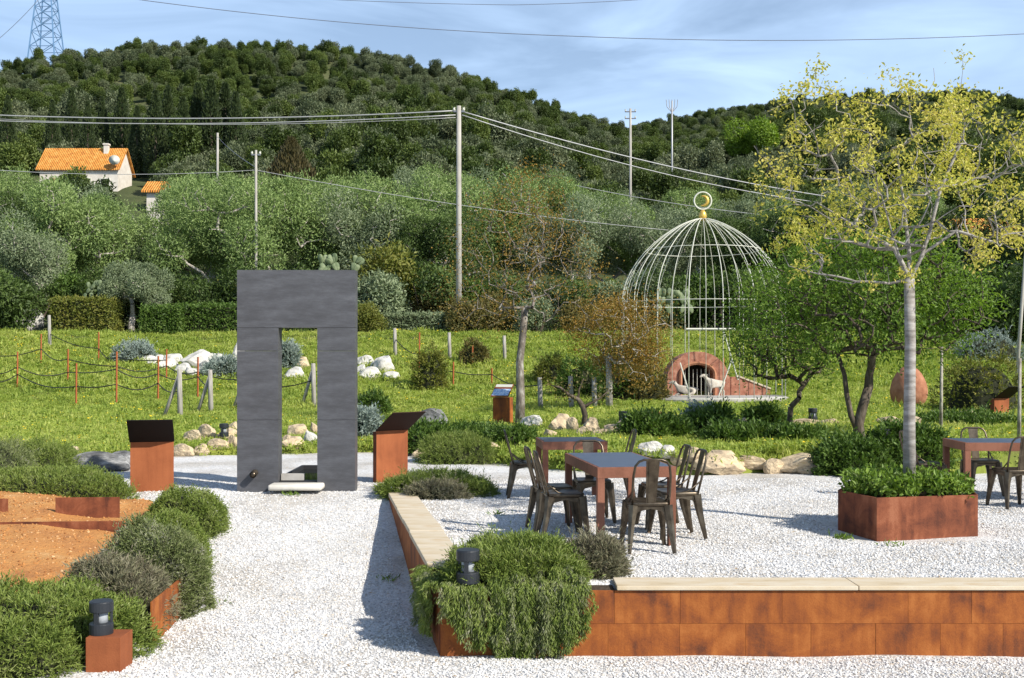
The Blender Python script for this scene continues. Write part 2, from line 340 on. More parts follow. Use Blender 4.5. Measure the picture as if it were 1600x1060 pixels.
M['wire'] = plain('aluminium_cable', (0.38, 0.38, 0.38), 0.5, 0.3)
M['wire_dark'] = plain('dark_cable', (0.14, 0.15, 0.18), 0.6)
M['pylon'] = plain('pylon_steel', (0.15, 0.27, 0.42), 0.5, 0.3)
M['cactus'] = noisy('prickly_pear', [(0.07, 0.1, 0.045), (0.13, 0.17, 0.085), (0.24, 0.27, 0.16)], 4, 0.6, 0.2, 20)
M['plaster'] = noisy('pale_plaster', [(0.5, 0.45, 0.39), (0.66, 0.62, 0.55)], 1.2, 0.9, 0.1, 8)
M['plaster_pink'] = noisy('pink_plaster', [(0.5, 0.38, 0.29), (0.62, 0.5, 0.4)], 1.2, 0.9, 0.1, 8)
M['fleece'] = noisy('white_coat', [(0.36, 0.31, 0.24), (0.5, 0.47, 0.42)], 8, 0.95, 0.5, 40)
M['fleece_tan'] = plain('tan_coat', (0.5, 0.36, 0.22), 0.9)
M['paving'] = noisy('stone_sill', [(0.5, 0.47, 0.41), (0.66, 0.63, 0.57)], 5, 0.75, 0.15, 40, bdist=0.004)
def rooftiles():
    m, n, l, b = nodemat('orange_roof_tiles')
    t = n.new('ShaderNodeTexCoord')
    w = n.new('ShaderNodeTexWave'); w.bands_direction = 'X'; w.inputs['Scale'].default_value = 1.3; w.inputs['Distortion'].default_value = 0.4
    nz = n.new('ShaderNodeTexNoise'); nz.inputs['Scale'].default_value = 1.8; nz.inputs['Detail'].default_value = 8
    l.new(t.outputs['Object'], w.inputs['Vector']); l.new(t.outputs['Object'], nz.inputs['Vector'])
    r = ramp(n, [(0.4, 0.15, 0.03), (0.58, 0.24, 0.045), (0.66, 0.33, 0.09)], [0.3, 0.5, 0.7]); l.new(nz.outputs['Fac'], r.inputs['Fac'])
    l.new(r.outputs['Color'], b.inputs['Base Color']); b.inputs['Roughness'].default_value = 0.9
    bp = n.new('ShaderNodeBump'); bp.inputs['Distance'].default_value = 0.12; bp.inputs['Strength'].default_value = 0.8
    l.new(w.outputs['Fac'], bp.inputs['Height']); l.new(bp.outputs['Normal'], b.inputs['Normal'])
    return m
M['roof'] = rooftiles()
def infoprint():
    m, n, l, b = nodemat('printed_panel')
    t = n.new('ShaderNodeTexCoord'); sp = n.new('ShaderNodeSeparateXYZ'); l.new(t.outputs['Generated'], sp.inputs[0])
    nz = n.new('ShaderNodeTexNoise'); nz.inputs['Scale'].default_value = 7; l.new(t.outputs['Generated'], nz.inputs['Vector'])
    r = ramp(n, [(0.12, 0.25, 0.5), (0.4, 0.55, 0.75), (0.7, 0.75, 0.8)], [0.35, 0.5, 0.65]); l.new(nz.outputs['Fac'], r.inputs['Fac'])
    l.new(r.outputs['Color'], b.inputs['Base Color']); b.inputs['Roughness'].default_value = 0.3
    return m
M['print'] = infoprint()

# ------------------------------------------------------------------ terrain
def ipl(x, xs, ys): return float(np.interp(x, xs, ys))
CR1 = ([-0.60, -0.47, -0.41, -0.32, -0.235, -0.176, -0.118, -0.06, 0.0, 0.06, 0.118, 0.18, 0.30], [138, 118, 98, 86, 84, 88, 104, 128, 158, 192, 226, 270, 360])
CR2 = ([-0.60, 0.0, 0.06, 0.118, 0.153, 0.206, 0.265, 0.353, 0.412, 0.47, 0.60], [295, 262, 232, 206, 195, 180, 164, 156, 156, 166, 195])
def elev(u, Y, cr, Yc):
    k = [48, 60, 80, 105, 150, 205]
    c = ipl(u, *cr)
    base = [525, 502, 455, 392, 292, 235]
    low = [525, 505, 470, 430, 380, 345]
    f = min(1.0, max(0.0, (c - 150) / 130.0))
    ys = [b * (1 - f) + (l_) * f for b, l_ in zip(base, low)]
    ys = [max(y, c + 8 + 3 * (len(ys) - i)) for i, y in enumerate(ys)]
    return ipl(Y, k + [Yc], ys + [c])
def Yb(x):
    t = min(1, max(0, (x + 1.5) / 2.5)); t = t * t * (3 - 2 * t)
    a = 20.3 * (1 - t) + 16.75 * t
    if x < -5: a -= min(2.2, (-5 - x) * 0.7)
    return a + 0.25 * sin(x * 1.7)
def T(x, Y):
    if Y <= 48:
        t = min(1, max(0, (x + 1.0) / 3.5)); t = t * t * (3 - 2 * t)
        zl = ipl(Y, [17, 19, 25, 31, 35, 40, 48], [0.08, 0.12, 0.15, 0.25, 0.6, 1.3, 2.86])
        zr = ipl(Y, [16, 17.3, 25, 31, 35, 40, 48], [0.26, 0.32, 0.40, 0.46, 0.62, 1.3, 2.86])
        z = zl * (1 - t) + zr * t
        yb = Yb(x)
        if x < -9.5: yb = min(yb, 12)
        d = (Y - yb) / 0.5
        d = min(1, max(0, d + 0.5)); d = d * d * (3 - 2 * d)
        z = -0.75 * (1 - d) + z * d
        if Y > 20: z += 0.05 * mnoise.noise(Vector((x * 0.35, Y * 0.35, 0))) + 0.03 * mnoise.noise(Vector((x * 1.1, Y * 1.1, 5)))
        return z
    u = x / Y
    def hill(cr, Yc):
        py = elev(u, min(Y, Yc), cr, Yc)
        z = CAMZ + (HZ - py) / F_PX * min(Y, Yc)
        if Y > Yc: z -= 0.0016 * (Y - Yc) ** 2 if Y - Yc < 150 else 36 + 0.35 * (Y - Yc - 150)
        return max(z, -5)
    z1 = hill(CR1, 310.0); z2 = hill(CR2, 440.0)
    z = max(z1, z2)
    w = min(1, (Y - 48) / 30)
    z += w * (1.2 * mnoise.noise(Vector((x * 0.03, Y * 0.03, 1))) + 0.4 * mnoise.noise(Vector((x * 0.1, Y * 0.1, 2))))
    return z
Yr = np.concatenate([np.arange(-60, 10, 5), np.arange(10, 26, 0.3), np.arange(26, 50, 0.6), np.arange(50, 120, 2.5), np.arange(120, 480, 6), np.arange(480, 1500, 60)])
nc = 260; sx = np.linspace(-1, 1, nc); sx = np.sign(sx) * (0.45 * np.abs(sx) + 0.55 * np.abs(sx) ** 2.5)
V = []; mi = []
for Y in Yr:
    w = max(70, 1.0 * Y)
    for s in sx: V.append((s * w, Y, T(s * w, Y)))
Q = []
for i in range(len(Yr) - 1):
    for j in range(nc - 1):
        Q.append((i * nc + j, i * nc + j + 1, (i + 1) * nc + j + 1, (i + 1) * nc + j)); mi.append(1 if Yr[i] > 47 else 0)
ground = link_mesh('ground', quad_mesh('ground', V, Q, [M['grass_ground'], M['hill_ground']], mi, True), None)
tag(ground, 'green meadow rising into wooded hillside', 'ground', kind='structure')

def at(px, py, Y): return Vector(((px - 800) / F_PX * Y, Y, CAMZ - (py - HZ) / F_PX * Y))
def gz(x, Y): return 0.0 if (Y < Yb(x)) else T(x, Y)
def gp(px, py):
    Y = 9.0
    while Y < 460:
        p = at(px, py, Y)
        if p.z <= gz(p.x, Y): return Vector((p.x, Y, gz(p.x, Y)))
        Y += 0.05 if Y < 50 else 0.5
    return at(px, py, 300)

# ------------------------------------------------------------------ gravel sheet, clay bed
def OX(Y): return -0.52 - 0.181 * (Y - 8.1)
WY = 8.24
def pathz(Y): return -0.5 + 0.5 * min(1, max(0, (Y - 10.2) / 4.1))
def bed_edge(Y): return ipl(Y, [4, 7.5, 8.2, 10, 11.5, 12.6, 13.6, 14.1, 14.6], [-2.9, -2.9, -2.9, -3.15, -3.55, -3.95, -4.4, -5.4, -40])
def gravz(x, Y):
    if Y < WY + 0.16: z = -0.5
    elif Y < 14.3 and x < OX(Y) + 0.17: z = pathz(Y)
    else: z = 0.0
    return z + 0.02 * mnoise.noise(Vector((x * 1.3, Y * 1.3, 0))) + 0.006 * mnoise.noise(Vector((x * 4, Y * 4, 3)))
gx = np.arange(-11, 10, 0.13); gy = np.concatenate([np.arange(-8, 6, 0.5), np.arange(6, 21.5, 0.13)])
V = [(x, y, gravz(x, y)) for y in gy for x in gx]
n_ = len(gx); Q = [(i * n_ + j, i * n_ + j + 1, (i + 1) * n_ + j + 1, (i + 1) * n_ + j) for i in range(len(gy) - 1) for j in range(n_ - 1)]
gs = link_mesh('gravel_path', quad_mesh('gravel_path', V, Q, M['gravel'], None, True), None)
tag(gs, 'white gravel path and terrace', 'path', kind='structure')

def bedz(x, Y):
    z = -0.30 + 0.30 * min(1, max(0, (Y - 7.6) / 5.5))
    e = bed_edge(Y) - x
    z += 0.10 * min(1, max(0, e - 0.5)) + 0.04 * mnoise.noise(Vector((x * 1.2, Y * 1.2, 9))) + 0.02 * mnoise.noise(Vector((x * 4, Y * 4, 9)))
    return z
V = []; Q = []
ys_ = np.arange(8.15, 14.4, 0.12); m_ = 60
for Y in ys_:
    e = max(bed_edge(Y), -12) - 0.12
    for j in range(m_):
        x = e - (12 + e) * (j / (m_ - 1)) ** 1.3
        V.append((x, Y, bedz(x, Y)))
for i in range(len(ys_) - 1):
    for j in range(m_ - 1): Q.append((i * m_ + j + 1, i * m_ + j, (i + 1) * m_ + j, (i + 1) * m_ + j + 1))
bed = link_mesh('clay_bed_ground', quad_mesh('clay_bed_ground', V, Q, M['soil'], None, True), None)
tag(bed, 'orange clay soil of the planting bed', 'soil', kind='structure')

# ------------------------------------------------------------------ instancing of uncountable stuff
def proto_obj(name, me):
    return bpy.data.objects.new(name, me)
def scatter(name, P, scale, rot, idx, protos, label, cat):
    me = bpy.data.meshes.new(name); N = len(P)
    me.vertices.add(N); me.vertices.foreach_set('co', np.asarray(P, np.float32).ravel())
    a = me.attributes.new('isc', 'FLOAT_VECTOR', 'POINT'); a.data.foreach_set('vector', np.asarray(scale, np.float32).ravel())
    a = me.attributes.new('irot', 'FLOAT_VECTOR', 'POINT'); a.data.foreach_set('vector', np.asarray(rot, np.float32).ravel())
    a = me.attributes.new('iid', 'INT', 'POINT'); a.data.foreach_set('value', np.asarray(idx, np.int32))
    o = bpy.data.objects.new(name, me); C.objects.link(o)
    ng = bpy.data.node_groups.new(name + '_nodes', 'GeometryNodeTree')
    ng.interface.new_socket('Geometry', in_out='INPUT', socket_type='NodeSocketGeometry')
    ng.interface.new_socket('Geometry', in_out='OUTPUT', socket_type='NodeSocketGeometry')
    n = ng.nodes; l = ng.links
    gi = n.new('NodeGroupInput'); go = n.new('NodeGroupOutput')
    iop = n.new('GeometryNodeInstanceOnPoints'); iop.inputs['Pick Instance'].default_value = True
    g2i = n.new('GeometryNodeGeometryToInstance')
    for p in reversed(protos):
        oi = n.new('GeometryNodeObjectInfo'); oi.inputs['Object'].default_value = p
        l.new(oi.outputs['Geometry'], g2i.inputs[0])
    def attr(nm, ty):
        na = n.new('GeometryNodeInputNamedAttribute'); na.data_type = ty; na.inputs['Name'].default_value = nm; return na.outputs['Attribute']
    l.new(gi.outputs[0], iop.inputs['Points']); l.new(g2i.outputs[0], iop.inputs['Instance'])
    l.new(attr('iid', 'INT'), iop.inputs['Instance Index']); l.new(attr('irot', 'FLOAT_VECTOR'), iop.inputs['Rotation'])
    l.new(attr('isc', 'FLOAT_VECTOR'), iop.inputs['Scale'])
    l.new(iop.outputs[0], go.inputs[0])
    md = o.modifiers.new('scatter', 'NODES'); md.node_group = ng
    tag(o, label, cat, kind='stuff')
    return o

# leaf quads
def unit(a): return a / np.maximum(np.linalg.norm(a, axis=1, keepdims=True), 1e-9)
def rnd_dirs(r, n): return unit(r.normal(size=(n, 3)))
def leaves(P, D, Nn, L, W, bend=0.12):
    n = len(P); D = unit(D); Sd = unit(np.cross(D, Nn)); Nr = np.cross(Sd, D)
    L = np.broadcast_to(np.asarray(L, float), (n,))[:, None]; W = np.broadcast_to(np.asarray(W, float), (n,))[:, None]
    mid = P + D * L * 0.5 + Nr * L * bend
    V = np.empty((n, 4, 3)); V[:, 0] = P; V[:, 1] = mid + Sd * W / 2; V[:, 2] = P + D * L; V[:, 3] = mid - Sd * W / 2
    return V.reshape(-1, 3), np.arange(4 * n).reshape(-1, 4)
def leaf_obj_mesh(name, parts, mat):
    V = np.concatenate([p[0] for p in parts]); off = 0; Qs = []
    for p in parts: Qs.append(p[1] + off); off += len(p[0])
    return quad_mesh(name, V, np.concatenate(Qs), mat)

# ------------------------------------------------------------------ trees
def skeleton(r, trunk, attr, step, jit=0.25, dpen=0.0, up=0.0, limbs=()):
    pos = [np.array(p, float) for p in trunk]; par = [-1] + list(range(len(trunk) - 1))
    top = pos[-1]
    order = np.argsort(np.linalg.norm(attr - top, axis=1))
    first = len(trunk) - 1; tips = []
    for lm in limbs:
        pv = len(trunk) - 1
        for p in lm: pos.append(np.array(p, float)); par.append(pv); pv = len(pos) - 1
    depth = [0.0] * len(pos)
    for k in order:
        a = attr[k]
        A = np.array(pos[first:]); d = np.linalg.norm(A - a, axis=1) + dpen * np.array(depth[first:])
        d += 0.6 * np.maximum(0, A[:, 2] - a[2])
        j = first + int(np.argmin(d)); p0 = pos[j].copy(); dist = np.linalg.norm(a - p0)
        nseg = max(1, int(math.ceil(dist / step)))
        prev = j
        for s in range(1, nseg + 1):
            t = s / nseg
            q = p0 + (a - p0) * t
            if s < nseg:
                q = q + r.normal(size=3) * jit * step * 0.6; q[2] += up * dist * t * (1 - t)
            pos.append(q); par.append(prev); depth.append(depth[prev] + dist / nseg); prev = len(pos) - 1
        tips.append(prev)
    cnt = np.zeros(len(pos))
    for t in tips: cnt[t] += 1
    for i in range(len(pos) - 1, 0, -1): cnt[par[i]] += cnt[i]
    return np.array(pos), par, tips, cnt
def limb_mesh(name, pos, par, cnt, rt, ex, trunk_r, ntrunk, mat, n=6):
    b = MB(); mx = cnt.max()
    rad = rt * np.maximum(cnt, 1) ** ex
    if ntrunk > 1:
        for i in range(ntrunk): rad[i] = trunk_r[i]
    rmax = trunk_r[-1]; rad[ntrunk:] = np.minimum(rad[ntrunk:], rmax * 0.85)
    b.tube([pos[i] for i in range(ntrunk)], [rad[i] for i in range(ntrunk)], 12)
    for i in range(ntrunk, len(pos)):
        p = par[i]; r0 = min(rad[p], rad[i] * 1.35)
        b.tube([pos[p], pos[i]], [r0, rad[i]], 5 if rad[i] < 0.03 else 8, caps=False)
    return b.mesh(name, mat, True)
def ell(r, n, c, R, hollow=0.3):
    d = rnd_dirs(r, n); q = (hollow ** 3 + (1 - hollow ** 3) * r.random(n)) ** (1 / 3)
    return np.array(c) + d * q[:, None] * np.array(R)
def crown_leaves(r, P, per, spread, L, W, droop=0.0, outc=None, flat=0.5):
    n = len(P) * per
    base = np.repeat(P, per, 0) + r.normal(size=(n, 3)) * spread
    D = rnd_dirs(r, n)
    if outc is not None: D = D + 0.6 * unit(base - np.array(outc))
    D[:, 2] -= droop
    N = rnd_dirs(r, n); N[:, 2] = np.abs(N[:, 2]) + flat
    if outc is not None: N = N * 0.7 + 1.1 * unit(base - np.array(outc))
    return leaves(base, D, N, L * r.uniform(0.6, 1.3, n), W * r.uniform(0.7, 1.2, n))

def make_tree(name, seed, loc, trunk, trunk_r, attr, step, rt, ex, bark, leafm, per, spread, L, W, droop=0.0, jit=0.25, up=0.0, leafpts=None, dpen=0.0, keep=1.0, outc=None, twig=0, limbs=()):
    r = np.random.default_rng(seed)
    pos, par, tips, cnt = skeleton(r, trunk, attr, step, jit, dpen, up, limbs)
    root = empty(name, loc)
    link_mesh('trunk', limb_mesh('trunk', pos, par, cnt, rt, ex, trunk_r, len(trunk), bark), None, root)
    tp = pos[tips]
    if keep < 1: tp = tp[r.random(len(tp)) < keep]
    mid = []
    for t in tips:
        p = par[t]
        if p >= len(trunk): mid.append((pos[t] + pos[p]) / 2)
    if twig:
        sel = [i for i in range(len(trunk), len(pos)) if cnt[i] <= twig]; sel = np.array(sel)
        pts = pos[sel[r.random(len(sel)) < keep]]
    elif leafpts is None: pts = np.concatenate([tp, np.array(mid)[r.random(len(mid)) < 0.5 * keep]]) if len(mid) else tp
    else: pts = leafpts(tp)
    link_mesh('crown', leaf_obj_mesh('crown', [crown_leaves(r, pts, per, spread, L, W, droop, outc)], leafm), None, root)
    return root

# yellow-leaved tree in the planter
TX, TY = 4.09, 11.2
r = np.random.default_rng(3)
at_ = np.concatenate([ell(r, 300, (0.05, 0, 3.65), (1.35, 1.1, 0.85), 0.1), ell(r, 60, (-0.9, 0.1, 3.6), (0.75, 0.8, 0.75), 0.3), ell(r, 70, (0.95, 0, 3.6), (0.75, 0.8, 0.8), 0.3),
                      ell(r, 24, (-0.95, 0, 4.35), (0.45, 0.5, 0.35), 0.2), ell(r, 24, (0.5, 0, 4.45), (0.6, 0.5, 0.3), 0.2), ell(r, 45, (-0.85, 0, 2.95), (0.7, 0.7, 0.35), 0.2), ell(r, 40, (0.9, 0, 3.0), (0.75, 0.7, 0.3), 0.2), ell(r, 16, (-0.4, 0, 2.6), (0.5, 0.5, 0.2), 0.2),
                      np.array([(-1.45, 0, 4.3), (-1.25, 0.1, 4.5), (-0.95, 0, 4.78), (-0.25, 0, 4.7), (0.05, 0.2, 4.6), (0.25, 0, 4.75), (0.55, 0, 4.85), (-1.6, 0, 3.95), (1.35, 0, 4.3)])])
yt = make_tree('planter_tree', 11, (TX, TY, 0.3), [(0.0, 0, 0.0), (0.0, 0, 0.8), (0.01, 0, 1.6), (0.0, 0.0, 2.28)], [0.066, 0.06, 0.055, 0.053],
               at_ - np.array([0, 0, 0.3]), 0.2, 0.0023, 0.46, M['bark_grey'], M['yellow_leaf'], 40, 0.055, 0.048, 0.026, 0.3, 0.25, 0.08, dpen=0.03, twig=3, keep=0.6,
               limbs=[[(-0.10, 0, 2.5), (-0.17, 0.02, 2.75), (-0.27, 0.05, 3.15), (-0.42, 0.05, 3.5)], [(0.10, 0, 2.45), (0.2, -0.02, 2.75), (0.3, -0.05, 3.2), (0.5, -0.05, 3.65)], [(0.16, 0.02, 2.55), (0.5, 0.05, 2.78), (0.92, 0.08, 2.66)], [(-0.12, 0.1, 2.6), (-0.5, 0.2, 2.85), (-0.9, 0.2, 3.1)], [(0.05, 0.15, 2.6), (0.05, 0.3, 3.1), (0.0, 0.35, 3.6)]])
tag(yt, 'young tree with yellow spring leaves and grey trunk in rusty planter', 'tree')

# two green leafy trees on the lawn
pB = gp(1343, 690); r = np.random.default_rng(5)
aB = np.concatenate([ell(r, 90, (0.1, 0, 2.7), (1.3, 1.2, 1.0), 0.5), ell(r, 90, (1.55, 0, 2.35), (0.85, 0.9, 0.8), 0.3), ell(r, 90, (-1.2, 0, 2.3), (0.85, 0.9, 0.85), 0.3), ell(r, 60, (0.2, -0.4, 2.1), (1.3, 0.7, 0.6), 0.3), ell(r, 40, (0.8, -0.3, 3.1), (0.7, 0.6, 0.5), 0.3), ell(r, 40, (-0.6, 0.3, 3.2), (0.7, 0.6, 0.4), 0.3), ell(r, 60, (0.2, 0, 1.75), (1.3, 1.0, 0.35), 0.3)])
t2 = make_tree('leafy_tree', 12, pB, [(0, 0, 0), (-0.02, 0, 0.3), (0.06, 0, 0.62), (0.16, 0, 0.95)], [0.11, 0.09, 0.085, 0.08], aB, 0.26, 0.006, 0.44, M['bark_dark'], M['green_leaf'], 54, 0.18, 0.09, 0.036, 0.35, 0.2, twig=3, keep=0.85, outc=(0, 0, 2.0))
b = MB(); b.tube([(-0.03, 0, 0.18), (-0.14, 0.02, 0.45), (-0.22, 0, 0.8), (-0.26, 0, 1.15), (-0.4, 0, 1.6)], [0.06, 0.05, 0.045, 0.04, 0.03], 8)
b.build('limb', M['bark_dark'], t2, True)
tag(t2, 'broad bright green tree with forked dark trunk on the lawn', 'tree')
pA = gp(1234, 676); r = np.random.default_rng(6)
aA = np.concatenate([ell(r, 240, (-0.15, 0, 2.15), (1.1, 1.0, 1.15), 0.4), ell(r, 80, (-0.45, 0, 1.5), (0.75, 0.8, 0.5), 0.3), ell(r, 50, (0.4, 0, 1.4), (0.6, 0.6, 0.5), 0.2)])
t1 = make_tree('leafy_tree', 13, pA, [(0, 0, 0), (0.0, 0, 0.25), (0.02, 0, 0.5)], [0.065, 0.052, 0.055], aA, 0.25, 0.006, 0.42, M['bark_dark'], M['green_leaf'], 36, 0.17, 0.085, 0.035, 0.35, 0.2, twig=3, keep=0.72, outc=(0, 0, 1.5))
tag(t1, 'small green tree with thin low-forked trunk in front of the wire cage', 'tree')

# withered oak and its rust-leaved neighbour
pO = gp(812, 668); r = np.random.default_rng(8); sO = F_PX / pO.y
H = (668 - 262) / sO
aO = np.concatenate([ell(r, 330, (0.0, 0, H * 0.66), (110 / sO, 80 / sO, H * 0.28), 0.2), ell(r, 130, (25 / sO, 0, H * 0.82), (60 / sO, 50 / sO, H * 0.2), 0.2),
                     ell(r, 60, (75 / sO, 0, H * 0.56), (75 / sO, 60 / sO, H * 0.12), 0.2), ell(r, 40, (-60 / sO, 0, H * 0.5), (60 / sO, 60 / sO, H * 0.14), 0.2), ell(r, 14, (130 / sO, 0, H * 0.42), (40 / sO, 30 / sO, H * 0.05), 0.2)])
ok = make_tree('withered_oak', 14, pO, [(0, 0, 0), (0.02, 0, H * 0.12), (0.0, 0, H * 0.25), (0.08, 0, H * 0.37), (0.12, 0, H * 0.46)], [0.12, 0.10, 0.088, 0.083, 0.08], aO, 0.4, 0.0026, 0.46, M['bark_oak'], M['rust_leaf'], 24, 0.2, 0.055, 0.034, 0.3, 0.14, keep=0.85, twig=3)
tag(ok, 'nearly bare tree with pale knotty trunk and sparse brown leaves', 'tree')
pR = gp(952, 640); sR = F_PX / pR.y; r = np.random.default_rng(9); H = (640 - 440) / sR
aR = np.concatenate([ell(r, 110, (20 / sR, 0, H * 0.62), (85 / sR, 70 / sR, H * 0.3), 0.3), ell(r, 50, (40 / sR, 0, H * 0.4), (60 / sR, 60 / sR, H * 0.2), 0.2)])
rt_ = make_tree('rust_leaved_tree', 15, pR, [(0, 0, 0), (0.0, 0, H * 0.2), (-0.02, 0, H * 0.42)], [0.10, 0.085, 0.075], aR, 0.3, 0.007, 0.42, M['bark_pale'], M['rust_leaf'], 60, 0.2, 0.065, 0.038, 0.3, 0.35)
tag(rt_, 'small tree with rust and olive leaves before the wire cage', 'tree')
# gnarled old vine
pV = gp(912, 668); b = MB()
b.tube([(0, 0, 0), (0.03, 0, 0.25), (-0.02, 0, 0.45), (-0.12, 0, 0.6), (-0.3, 0, 0.68), (-0.5, 0, 0.85), (-0.7, 0, 0.9)], [0.07, 0.06, 0.06, 0.05, 0.04, 0.025, 0.012], 8)
b.tube([(0, 0, 0.42), (0.12, 0.03, 0.5), (0.35, 0, 0.62), (0.55, 0, 0.8)], [0.045, 0.035, 0.02, 0.01], 6)
b.tube([(-0.12, 0, 0.6), (-0.1, 0.05, 0.8), (0.0, 0, 1.05)], [0.03, 0.02, 0.01], 6)
vn = empty('gnarled_vine', pV); b.build('trunk', M['bark_dark'], vn, True)
rr = np.random.default_rng(2)
link_mesh('crown', leaf_obj_mesh('crown', [crown_leaves(rr, np.array([(-0.7, 0, 0.9), (-0.5, 0, 0.85), (0.0, 0, 1.05), (0.5, 0, 0.78), (-0.3, 0, 0.75), (0.3, 0, 0.7)]), 40, 0.13, 0.07, 0.05, 0.2)], M['shrub_rust']), None, vn)
tag(vn, 'twisted old vine trunk beside the rocks behind the tables', 'vine')

# olive trees on the lower slope: four kinds of crown, copied
def lobes_crown(r, lobes, per, L, W, hollow=0.72):
    out = []
    for c, R_ in lobes:
        P = ell(r, per, c, R_, hollow)
        P += r.normal(size=P.shape) * 0.12 * min(R_)
        out.append(crown_leaves(r, P, 1, 0.02, L, W, 0.1, np.array(c) - np.array([0, 0, 0.25 * R_[2]]), 0.3))
    return out
def olive(seed, leafm, w, h, nlobe=15, per=1150, L=0.19, W=0.07):
    r = np.random.default_rng(seed); lob = []
    for k in range(nlobe):
        a = r.uniform(0, 2 * pi) if k else 0; q = (r.uniform(0.35, 0.8) if k else 0.0) * w; zf = r.uniform(0.38, 0.86) if k else 0.62
        q *= 1.15 - 0.7 * abs(zf - 0.5); R_ = w * r.uniform(0.22, 0.42)
        lob.append(((q * cos(a), q * sin(a), h * zf), (R_, R_, R_ * r.uniform(0.75, 1.15))))
    A = np.concatenate([ell(r, 8, c, (R_[0] * 0.8, R_[1] * 0.8, R_[2] * 0.8), 0.2) for c, R_ in lob])
    pos, par, tips, cnt = skeleton(r, [(0, 0, -0.8), (0.05, 0, 0.5), (0.0, 0.1, h * 0.22)], A, 0.8, 0.25)
    root = empty('olive_tree')
    link_mesh('trunk', limb_mesh('trunk', pos, par, cnt, 0.018, 0.42, [0.28, 0.22, 0.2], 3, M['bark_pale']), None, root)
    link_mesh('crown', leaf_obj_mesh('crown', lobes_crown(r, lob, per, L, W), leafm), None, root)
    return root
protos_ol = [olive(101, M['olive_leaf'], 3.3, 7.2), olive(102, M['olive_leaf2'], 3.0, 6.4), olive(103, M['olive_leaf'], 3.8, 7.8, 19), olive(104, M['dark_leaf'], 3.0, 6.0), olive(105, M['olive_leaf2'], 2.4, 5.0)]
used = set()
OLIVES = [  # px, base py, distance, kind, scale, where
    (30, 505, 54, 1, 0.72, 'silvery olive tree at the end of the clipped hedge'), (95, 498, 60, 0, 0.95, None), (165, 488, 64, 2, 0.82, None), (222, 478, 66, 1, 0.6, None),
    (308, 470, 68, 2, 0.95, None), (345, 490, 62, 0, 0.95, None), (205, 515, 52, 4, 0.62, 'small grey olive with bare stem between two clipped hedges'), (445, 470, 66, 0, 1.02, None), (510, 475, 68, 2, 0.95, None), (575, 475, 65, 1, 0.95, None),
    (640, 480, 66, 0, 0.98, None), (690, 480, 62, 3, 0.85, None), (750, 480, 68, 0, 0.92, None), (830, 470, 70, 2, 0.98, None), (890, 480, 66, 1, 0.9, None), (945, 480, 70, 0, 0.85, None),
    (1010, 480, 68, 1, 0.85, None), (1070, 480, 72, 4, 1.1, None), (1130, 480, 66, 3, 0.85, None), (1200, 480, 66, 0, 0.8, None), (1270, 480, 62, 3, 0.95, None), (1350, 480, 64, 3, 0.95, None), (1430, 480, 60, 3, 0.9, None),
    (1500, 480, 60, 1, 0.55, None), (1560, 480, 58, 3, 0.5, None), (1625, 480, 56, 3, 1.0, None), (-30, 480, 60, 3, 1.0, None),
    (10, 430, 90, 0, 1.0, None), (100, 430, 80, 1, 1.0, None), (165, 430, 80, 4, 1.1, None), (330, 430, 90, 0, 1.05, None), (380, 430, 86, 2, 0.95, None), (470, 430, 88, 1, 1.0, None), (545, 430, 90, 0, 1.0, None), (615, 430, 92, 1, 1.05, None),
    (690, 430, 88, 0, 0.98, None), (770, 430, 92, 1, 1.0, None), (850, 430, 92, 2, 0.95, None), (920, 430, 90, 0, 0.9, None), (1000, 430, 94, 1, 0.9, None), (1090, 430, 94, 0, 0.9, None), (1170, 430, 90, 1, 0.95, None), (1260, 430, 92, 3, 1.0, None),
    (1340, 430, 88, 1, 1.0, None), (1430, 430, 92, 0, 0.9, None), (1620, 430, 88, 3, 1.1, None)]
OL_LABEL = ['green olive tree with dense feathery crown on the lower slope', 'grey-green olive tree with loose crown on the lower slope', 'large broad olive tree with lobed crown on the lower slope', 'dark evergreen tree among the olives on the lower slope', 'low grey olive tree behind the wire cage']
def place_kind(k, loc, sc, rz, label, group):
    if k in used: o = copy_tree(protos_ol[k])
    else: o = protos_ol[k]; used.add(k)
    sc *= 1.12; o.location = loc; o.scale = (sc, sc, sc * 1.08); o.rotation_euler = (0, 0, rz)
    tag(o, label, 'tree', group)
    return o
def mark(px, Y):
    for lim, t in ((60, 'beside the silvery olive'), (130, 'under the farmhouse'), (195, 'under the farmhouse chimney'), (260, 'under the small shed'), (325, 'between the shed and the short pale pole'), (392, 'beside the grey utility pole'), (455, 'between the grey pole and the brown conifer'),
                   (530, 'over the pale prickly pear'), (600, 'beside the yellow-green bush'), (665, 'between the portal and the concrete pole'), (730, 'at the concrete pole'), (800, 'behind the bare tree trunk'), (870, 'behind the bare tree crown'), (935, 'behind the rust-leaved tree'), (1005, 'at the slim pole with insulators'),
                   (1080, 'behind the cage finial'), (1150, 'behind the cage dome'), (1220, 'under the bright far tree'), (1300, 'behind the small green tree'), (1390, 'behind the broad green tree'), (1465, 'behind the planter tree'), (1540, 'beside the pinkish house'), (1600, 'behind the leaning thin pole')):
        if px < lim: return t
    return 'past the leaning thin pole'
seen_l = {}
def uniq(base, px, Y):
    return base + ' ' + mark(px, Y)
OLW = ['green feathery olive tree', 'grey-green loose olive tree', 'broad lobed olive tree', 'dark evergreen tree', 'low grey olive tree']
for i, (px, py, Y, k, sc, lab) in enumerate(OLIVES):
    lab0 = lab; lab = lab or uniq(OLW[k] + (' in the upper row' if Y > 78 else ' in the lower row'), px, Y)
    x = (px - 800) / F_PX * Y
    place_kind(k, (x, Y, T(x, Y) - 0.1), sc, i * 1.9, lab or OL_LABEL[k], 'olive trees on the lower slope' if not lab0 else 'olive trees by the hedges')

